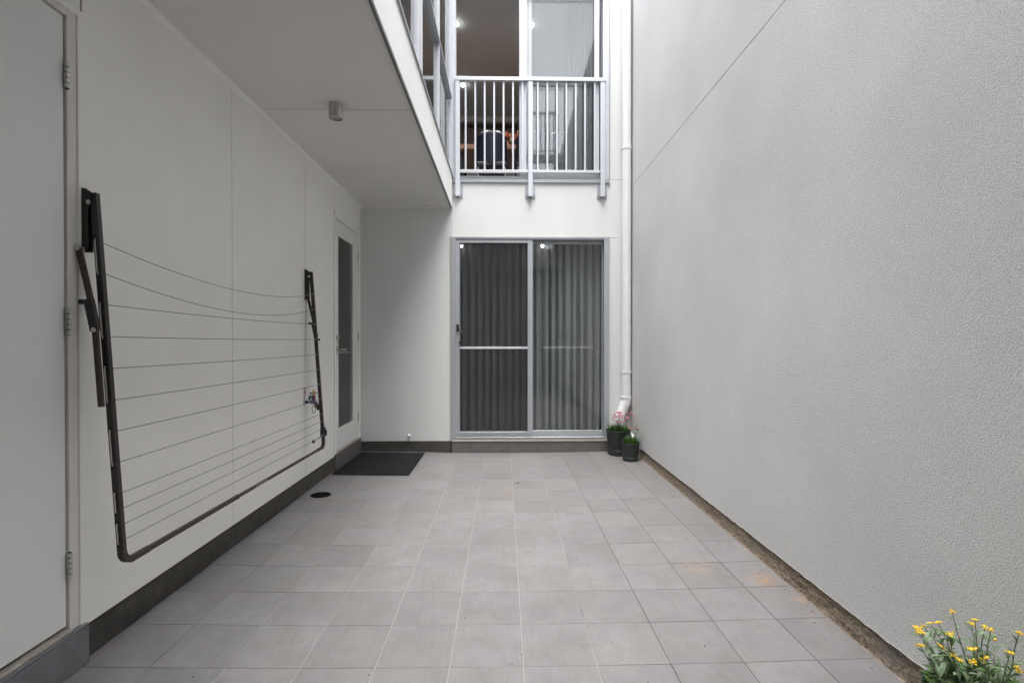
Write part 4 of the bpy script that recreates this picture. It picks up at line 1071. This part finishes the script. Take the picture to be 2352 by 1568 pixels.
for k in range(25):
    a = 2 * PI * k / 24; rg.append((LX + .0045, pp.y + .019 * math.cos(a), pp.z + .004 + .019 * math.sin(a)))
MB().tube(rg, .0022, 6, cap=False).build('ring', signr, sg)
MB().bar((LX + .0052, pp.y - .013, pp.z + .017), (LX + .0052, pp.y + .013, pp.z - .009), .001, .003, (1, 0, 0)).build('slash', signr, sg)
MB().box(LX + .0040, LX + .0048, pp.y - .004, pp.y + .004, pp.z - .006, pp.z + .008).box(LX + .0040, LX + .0048, pp.y - .009, pp.y + .004, pp.z + .005, pp.z + .010).build('tap_symbol', black, sg)
MB().box(LX + .0040, LX + .0046, pp.y - .020, pp.y + .020, pp.z - .034, pp.z - .029).build('caption_line', black, sg)

# ------------------------------------------------------------------ doormat
mx0, mx1, my0, my1 = LX + .022, -.945, 4.93, 5.955
dm = thing('doormat', 'black ribbed rubber doormat in front of the glass panel door', 'doormat', ((mx0 + mx1) / 2, (my0 + my1) / 2, .002))
b = MB(); n = 20; vs = []
for i in range(n + 1):
    x = mx0 + (mx1 - mx0) * i / n
    lift = .006 * max(0, 1 - i / 4) ** 2 + .004 * math.exp(-((i - 8) / 2.) ** 2)
    for j in range(n + 1):
        y = my0 + (my1 - my0) * j / n
        e = .003 if (i in (0, n) or j in (0, n)) else .0075
        vs.append((x, y, fz(x) + e + lift * (1 if j < 4 else .2)))
b.add(vs, [(i * (n + 1) + j, (i + 1) * (n + 1) + j, (i + 1) * (n + 1) + j + 1, i * (n + 1) + j + 1) for i in range(n) for j in range(n)], True)
o = b.build('mat_base', mat_b, dm)
b.v = [(x, y, z) for (x, y, z) in b.v]
# woven chevron ribs joined into one pile
rb_ = MB(); 
ux_, uy_ = mx0 + .06, my0 + .07
nrow = 62
for r in range(nrow):
    y = uy_ + (my1 - .05 - uy_) * r / nrow
    k = 0; x = ux_
    while x < mx1 - .075:
        s_ = 1 if (k + r) % 2 else -1
        w = .024; z = fz(x) + .0085
        rb_.add([(x, y - .004 * s_, z), (x + w, y + .004 * s_, z), (x + w, y + .004 * s_ + .009, z + .004), (x, y - .004 * s_ + .009, z + .004), (x, y - .004 * s_ + .012, z), (x + w, y + .004 * s_ + .012, z)], [(0, 1, 2, 3), (3, 2, 5, 4)])
        x += .026; k += 1
rb_.build('ribbed_pile', mat('charcoal_pile', (.026, .026, .027), .95, spec=.1, var=.75, vscale=42), dm, kind='stuff')

# fallen leaf
p = on(2, -.018, 1187, 1109)
b = MB().add([(-.02, 0, 0), (0, -.010, .008), (.02, 0, .003), (0, .010, .004), (.028, .002, .009)], [(0, 1, 2), (0, 2, 3), (2, 1, 4)])
o = b.build('fallen_leaf', leafdry); o.location = (p.x, p.y, fz(p.x) + .001); tag(o, 'tiny brown fallen leaf lying on the tiles in the middle of the courtyard', 'leaf')

rg_ = random.Random(77); b = MB()
for k in range(110):
    x = rg_.uniform(LX + .05, RX - .04) if k % 3 else RX - .02 - abs(rg_.gauss(0, .09)); y = rg_.uniform(1.6, 5.8); q = rg_.uniform(.0012, .0034)
    b.ball((x, y, fz(x) + q * .5), q, 6, sx=rg_.uniform(.7, 1.6), sz=.7)
tag(b.build('grit', mat('dark_grit', (.10, .07, .05), .9, var=.5, vscale=30)), 'dark crumbs of grit scattered over the courtyard tiles', 'grit', kind='stuff')

# ------------------------------------------------------------------ pots and plants
def pot(name, cx, cyy, z0, r_top, r_bot, h, ring, m, label):
    t = thing(name, label, 'plant pot', (cx, cyy, z0))
    c = (cx, cyy, z0)
    MB().lathe([(.001, ring * .9), (r_bot * .96, ring * .9), (r_bot * 1.0, ring + .004), (r_bot + (r_top - r_bot) * .45, ring + (h - ring) * .45), (r_top - .003, h - .010), (r_top, h - .004), (r_top - .001, h), (r_top - .005, h), (r_top - .008, h - .012), (r_top - .014, h - .045)], c, 48).build('pot_wall', m, t)
    MB().lathe([(.001, 0), (r_bot * .95, 0), (r_bot * .97, .004), (r_bot * 1.03, ring - .006), (r_bot * 1.01, ring - .001), (r_bot * .9, ring - .003)], c, 48).build('saucer', m, t)
    n = 18; b = MB(); vs = [(cx, cyy, z0 + h - .035)]
    for q in range(1, 5):
        for k in range(n):
            a = 2 * PI * k / n; rr = (r_top - .010) * q / 4; vs.append((cx + rr * math.cos(a), cyy + rr * math.sin(a), z0 + h - .036 + .007 * noise.noise((rr * 40 * math.cos(a), rr * 40 * math.sin(a), cx))))
    fs = [(0, 1 + k, 1 + (k + 1) % n) for k in range(n)]
    for q in range(3):
        for k in range(n): fs.append((1 + q * n + k, 1 + (q + 1) * n + k, 1 + (q + 1) * n + (k + 1) % n, 1 + q * n + (k + 1) % n))
    b.add(vs, fs, True).build('soil', soil, t)
    return t
def blade_tuft(cx, cyy, z, n, hgt, spread, w, m, parent, rnd):
    b = MB()
    for k in range(n):
        a = rnd.uniform(0, 2 * PI); r0 = spread * .35 * math.sqrt(rnd.random()); L_ = hgt * rnd.uniform(.55, 1.1); lean = rnd.uniform(.1, 1.05)
        bx, by = cx + r0 * math.cos(a), cyy + r0 * math.sin(a); a2 = a + rnd.uniform(-.5, .5); dxx, dyy = math.cos(a2), math.sin(a2); nxx, nyy = -dyy, dxx
        vs = []; 
        for i in range(5):
            t_ = i / 4; rr = lean * L_ * t_ ** 1.2 * .8; zz = z + L_ * (t_ - .25 * lean * t_ * t_); ww = w * (1 - t_ ** 2) * (.5 + t_ if t_ < .5 else 1) + .0003
            vs += [(bx + dxx * rr - nxx * ww, by + dyy * rr - nyy * ww, zz), (bx + dxx * rr + nxx * ww, by + dyy * rr + nyy * ww, zz)]
        b.add(vs, [(2 * i, 2 * i + 1, 2 * i + 3, 2 * i + 2) for i in range(4)], True)
    return b.build('leaf_tuft', m, parent, kind='stuff')
def head_mesh(m, flat=.75):
    b = MB(); rr = random.Random(5)
    b.ball((0, 0, 0), .010, 10, sz=flat)
    for k in range(44):
        th = math.acos(rr.uniform(-.25, 1)); ph = rr.uniform(0, 2 * PI)
        d = Vector((math.sin(th) * math.cos(ph), math.sin(th) * math.sin(ph), math.cos(th) * flat)); u = d.orthogonal().normalized(); v = d.cross(u)
        c = d * .0095; t_ = d * .0155
        b.add([c, c + u * .0035 + d * .003, t_ + v * .003, c - u * .0035 + d * .003], [(0, 1, 2, 3)])
    o = b.build('flower_head', m); return o
hp_, hf_ = head_mesh(pink), head_mesh(faded, .9)
def thrift(cx, cyy, z, label, heads, tufts, rnd):
    t = thing('thrift_plant', label, 'flowering plant', (cx, cyy, z))
    for (ox, oy, n, hg, spd) in tufts: blade_tuft(cx + ox, cyy + oy, z, n, hg, spd, .0042, leaf_dark, t, rnd)
    for (x, y, zz, src, sc_) in heads:
        bx = cx + (x - cx) * .35; by = cyy + (y - cyy) * .35
        MB().tube([(bx, by, z), (bx + (x - bx) * .35, by + (y - by) * .35, z + (zz - z) * .5), (x, y, zz)], .0017, 5).build('stem', stem_g, t)
        inst(src, (x, y, zz), (rnd.uniform(-.3, .3), rnd.uniform(-.3, .3), rnd.uniform(0, 6)), sc_, t)
    return t
# big pot
bz = fz(1.34)
c = on(2, bz, 1425, 1036); bpx, bpy_ = 1.352, 5.80
pot('plant_pot', bpx, bpy_, bz, .148, .120, .292, .070, potm, 'larger dark green pot of pink flowers in the far right corner')
rn = random.Random(21)
hs = []
for (px, py) in ((1418, 947), (1424, 949), (1411.5, 952.8), (1415, 957), (1408, 959.5), (1422, 953.5), (1427, 954.5), (1421, 957), (1438, 950), (1439.5, 958), (1442, 960), (1449.5, 948.5), (1457, 954.5), (1416.5, 967), (1427, 969.5), (1428.5, 957), (1424, 946.5), (1436, 966)):
    y = bpy_ + rn.uniform(-.09, .08); q = on(1, y, px, py); hs.append((min(q.x, RX - .03), y, q.z, hp_, rn.uniform(.85, 1.2)))
thrift(bpx, bpy_, bz + .255, 'pink thrift flowers with grassy leaves in the larger corner pot', hs, [(-.05, 0, 110, .12, .15, ), (.05, -.02, 90, .11, .15), (-.01, .04, 80, .12, .2)], rn)
# small pot
sz_ = fz(1.42); spx, spy = 1.418, 5.50
pot('plant_pot', spx, spy, sz_, .103, .087, .203, .050, potm, 'smaller dark green pot of faded flowers standing in front of the larger pot')
hs = []
for (px, py) in ((1449, 983), (1453, 984.5), (1460, 979.5), (1464.8, 985.5), (1452, 981)):
    y = spy + rn.uniform(-.05, .05); q = on(1, y, px, py); hs.append((min(q.x, RX - .02), y, q.z, hf_, rn.uniform(.85, 1.1)))
for (px, py) in ((1443, 998), (1458, 994)):
    y = spy + rn.uniform(-.05, .05); q = on(1, y, px, py); hs.append((min(q.x, RX - .02), y, q.z, hf_, .45))
thrift(spx, spy, sz_ + .172, 'faded brownish thrift flower heads over grassy leaves in the smaller pot', hs, [(-.02, 0, 110, .11, .12), (.03, 0, 90, .10, .12)], rn)
for o in (hp_, hf_): bpy.data.objects.remove(o)

# near pot with yellow flowers
npx, npy = 1.385, 1.40
nz0 = fz(npx); NH = .290
pot('plant_pot', npx, npy, nz0, .138, .112, NH, .05, potm2, 'dark green pot of yellow flowers at the bottom right corner')
yp = thing('yellow_flower_plant', 'silvery leaved plant with small yellow button flowers in the bottom right pot', 'flowering plant', (npx, npy, NH))
rn = random.Random(44)
def leaf_src(m, L_=.042, w=.0068):
    b = MB(); vs = []
    for i in range(6):
        t_ = i / 5; ww = w * math.sin(PI * min(1, (t_ * .93 + .05))) ** .75 * (1 if i < 5 else .15); z = .010 * t_ - .016 * t_ * t_
        vs += [(L_ * t_, -ww, z + ww * .35), (L_ * t_, 0, z), (L_ * t_, ww, z + ww * .35)]
    b.add(vs, [(3 * i + a, 3 * i + 3 + a, 3 * i + 4 + a, 3 * i + 1 + a) for i in range(5) for a in (0, 1)], True)
    return b.build('leaf', m)
lsrc = [leaf_src(leaf_silver, .038, .0052), leaf_src(leaf_silver, .031, .0044), leaf_src(leaf_green, .040, .0056)]
b = MB(); r2 = random.Random(8)
for k in range(7):
    a = k * 2.4; rr = .0052 * math.sqrt(k)
    b.ball((rr * math.cos(a), rr * math.sin(a), r2.uniform(-.001, .001)), .0040, 8, sz=.85)
    b.add([(rr * math.cos(a), rr * math.sin(a), .004), (rr * math.cos(a) + .002, rr * math.sin(a), .0055), (rr * math.cos(a), rr * math.sin(a) + .002, .0055)], [(0, 1, 2)])
fh = b.build('flower_head', yellow)
heads_px = [(2187, 1404), (2155, 1429), (2137, 1431), (2121, 1437), (2108, 1441), (2110, 1451), (2119, 1451), (2183, 1456), (2239, 1423), (2230, 1432), (2262, 1440), (2276, 1446), (2281, 1467), (2114, 1482), (2161, 1483), (2190, 1504), (2204, 1515), (2234, 1490), (2266, 1510), (2256, 1515), (2236, 1520), (2341, 1453), (2320, 1498), (2336, 1532), (2330, 1530), (2340, 1540)]
nleaf = 0
def add_stem(tip, base, nl, withhead=True, hs_=1.0):
    global nleaf
    mid = base.lerp(tip, .5) + Vector((rn.uniform(-.012, .012), rn.uniform(-.012, .012), .01))
    path = [base, base.lerp(mid, .5) + Vector((rn.uniform(-.004, .004), 0, 0)), mid, mid.lerp(tip, .55) + Vector((rn.uniform(-.005, .005), 0, .003)), tip]
    MB().tube(path, [.0022, .002, .0018, .0015, .0012], 6).build('stem', stem_m, yp)
    if withhead: inst(fh, tip + Vector((0, 0, .001)), (rn.uniform(-.5, .3), rn.uniform(-.5, .5), rn.uniform(0, 6)), hs_, yp)
    for k in range(nl):
        if nleaf >= 292: return
        u = .12 + .80 * (k + rn.random() * .6) / nl; s_ = min(3.999, u * 4); i = int(s_); p = path[i].lerp(path[i + 1], s_ - i)
        lw_ = (1.45 - .55 * u) * rn.uniform(.75, 1.2)
        az = k * 2.4 + rn.uniform(-.5, .5)
        if p.x > RX - .05: az = PI + rn.uniform(-1.2, 1.2)
        inst(lsrc[0 if rn.random() < .5 else (1 if rn.random() < .5 else 2)], p, (rn.uniform(-.4, .4), -rn.uniform(.25, 1.1), az), lw_, yp); nleaf += 1
for i, (px, py) in enumerate(heads_px):
    y = npy + rn.uniform(-.04, .10) - (py - 1450) * .0005
    tip = on(1, y, px, py); tip.x = min(tip.x, RX - .012)
    a = rn.uniform(0, 2 * PI); base = Vector((npx + (tip.x - npx) * .35 + rn.uniform(-.02, .02), npy + (tip.y - npy) * .3 + rn.uniform(-.02, .02), nz0 + NH - .03))
    add_stem(tip, base, 10 if py < 1480 else 7, True, rn.uniform(.58, .85))
for i in range(22):
    a = rn.uniform(0, 2 * PI); r0 = .06 * math.sqrt(rn.random()); base = Vector((npx + r0 * math.cos(a), npy + r0 * math.sin(a), nz0 + NH - .03))
    tip = base + Vector((math.cos(a) * rn.uniform(.03, .10), math.sin(a) * rn.uniform(.02, .10), rn.uniform(.05, .12))); tip.x = min(tip.x, RX - .02)
    add_stem(tip, base, 5, False)
# low leaf mass in the heart of the plant
b = MB()
for k in range(420):
    a = rn.uniform(0, 2 * PI); r0 = .125 * math.sqrt(rn.random()); o = Vector((min(npx + r0 * math.cos(a), RX - .03), npy + r0 * math.sin(a), nz0 + NH - .02 + rn.uniform(0, .12) * (1.2 - r0 / .125)))
    me = lsrc[k % 3].data; M = Matrix.Translation(o) @ Euler((rn.uniform(-.5, .5), -rn.uniform(.1, 1.2), a + rn.uniform(-1, 1))).to_matrix().to_4x4() @ Matrix.Scale(rn.uniform(.7, 1.1), 4)
    b.add([M @ v.co for v in me.vertices], [tuple(p.vertices) for p in me.polygons], True)
b.build('leaf_mass', leaf_green, yp, kind='stuff')
for o in lsrc + [fh]: bpy.data.objects.remove(o)
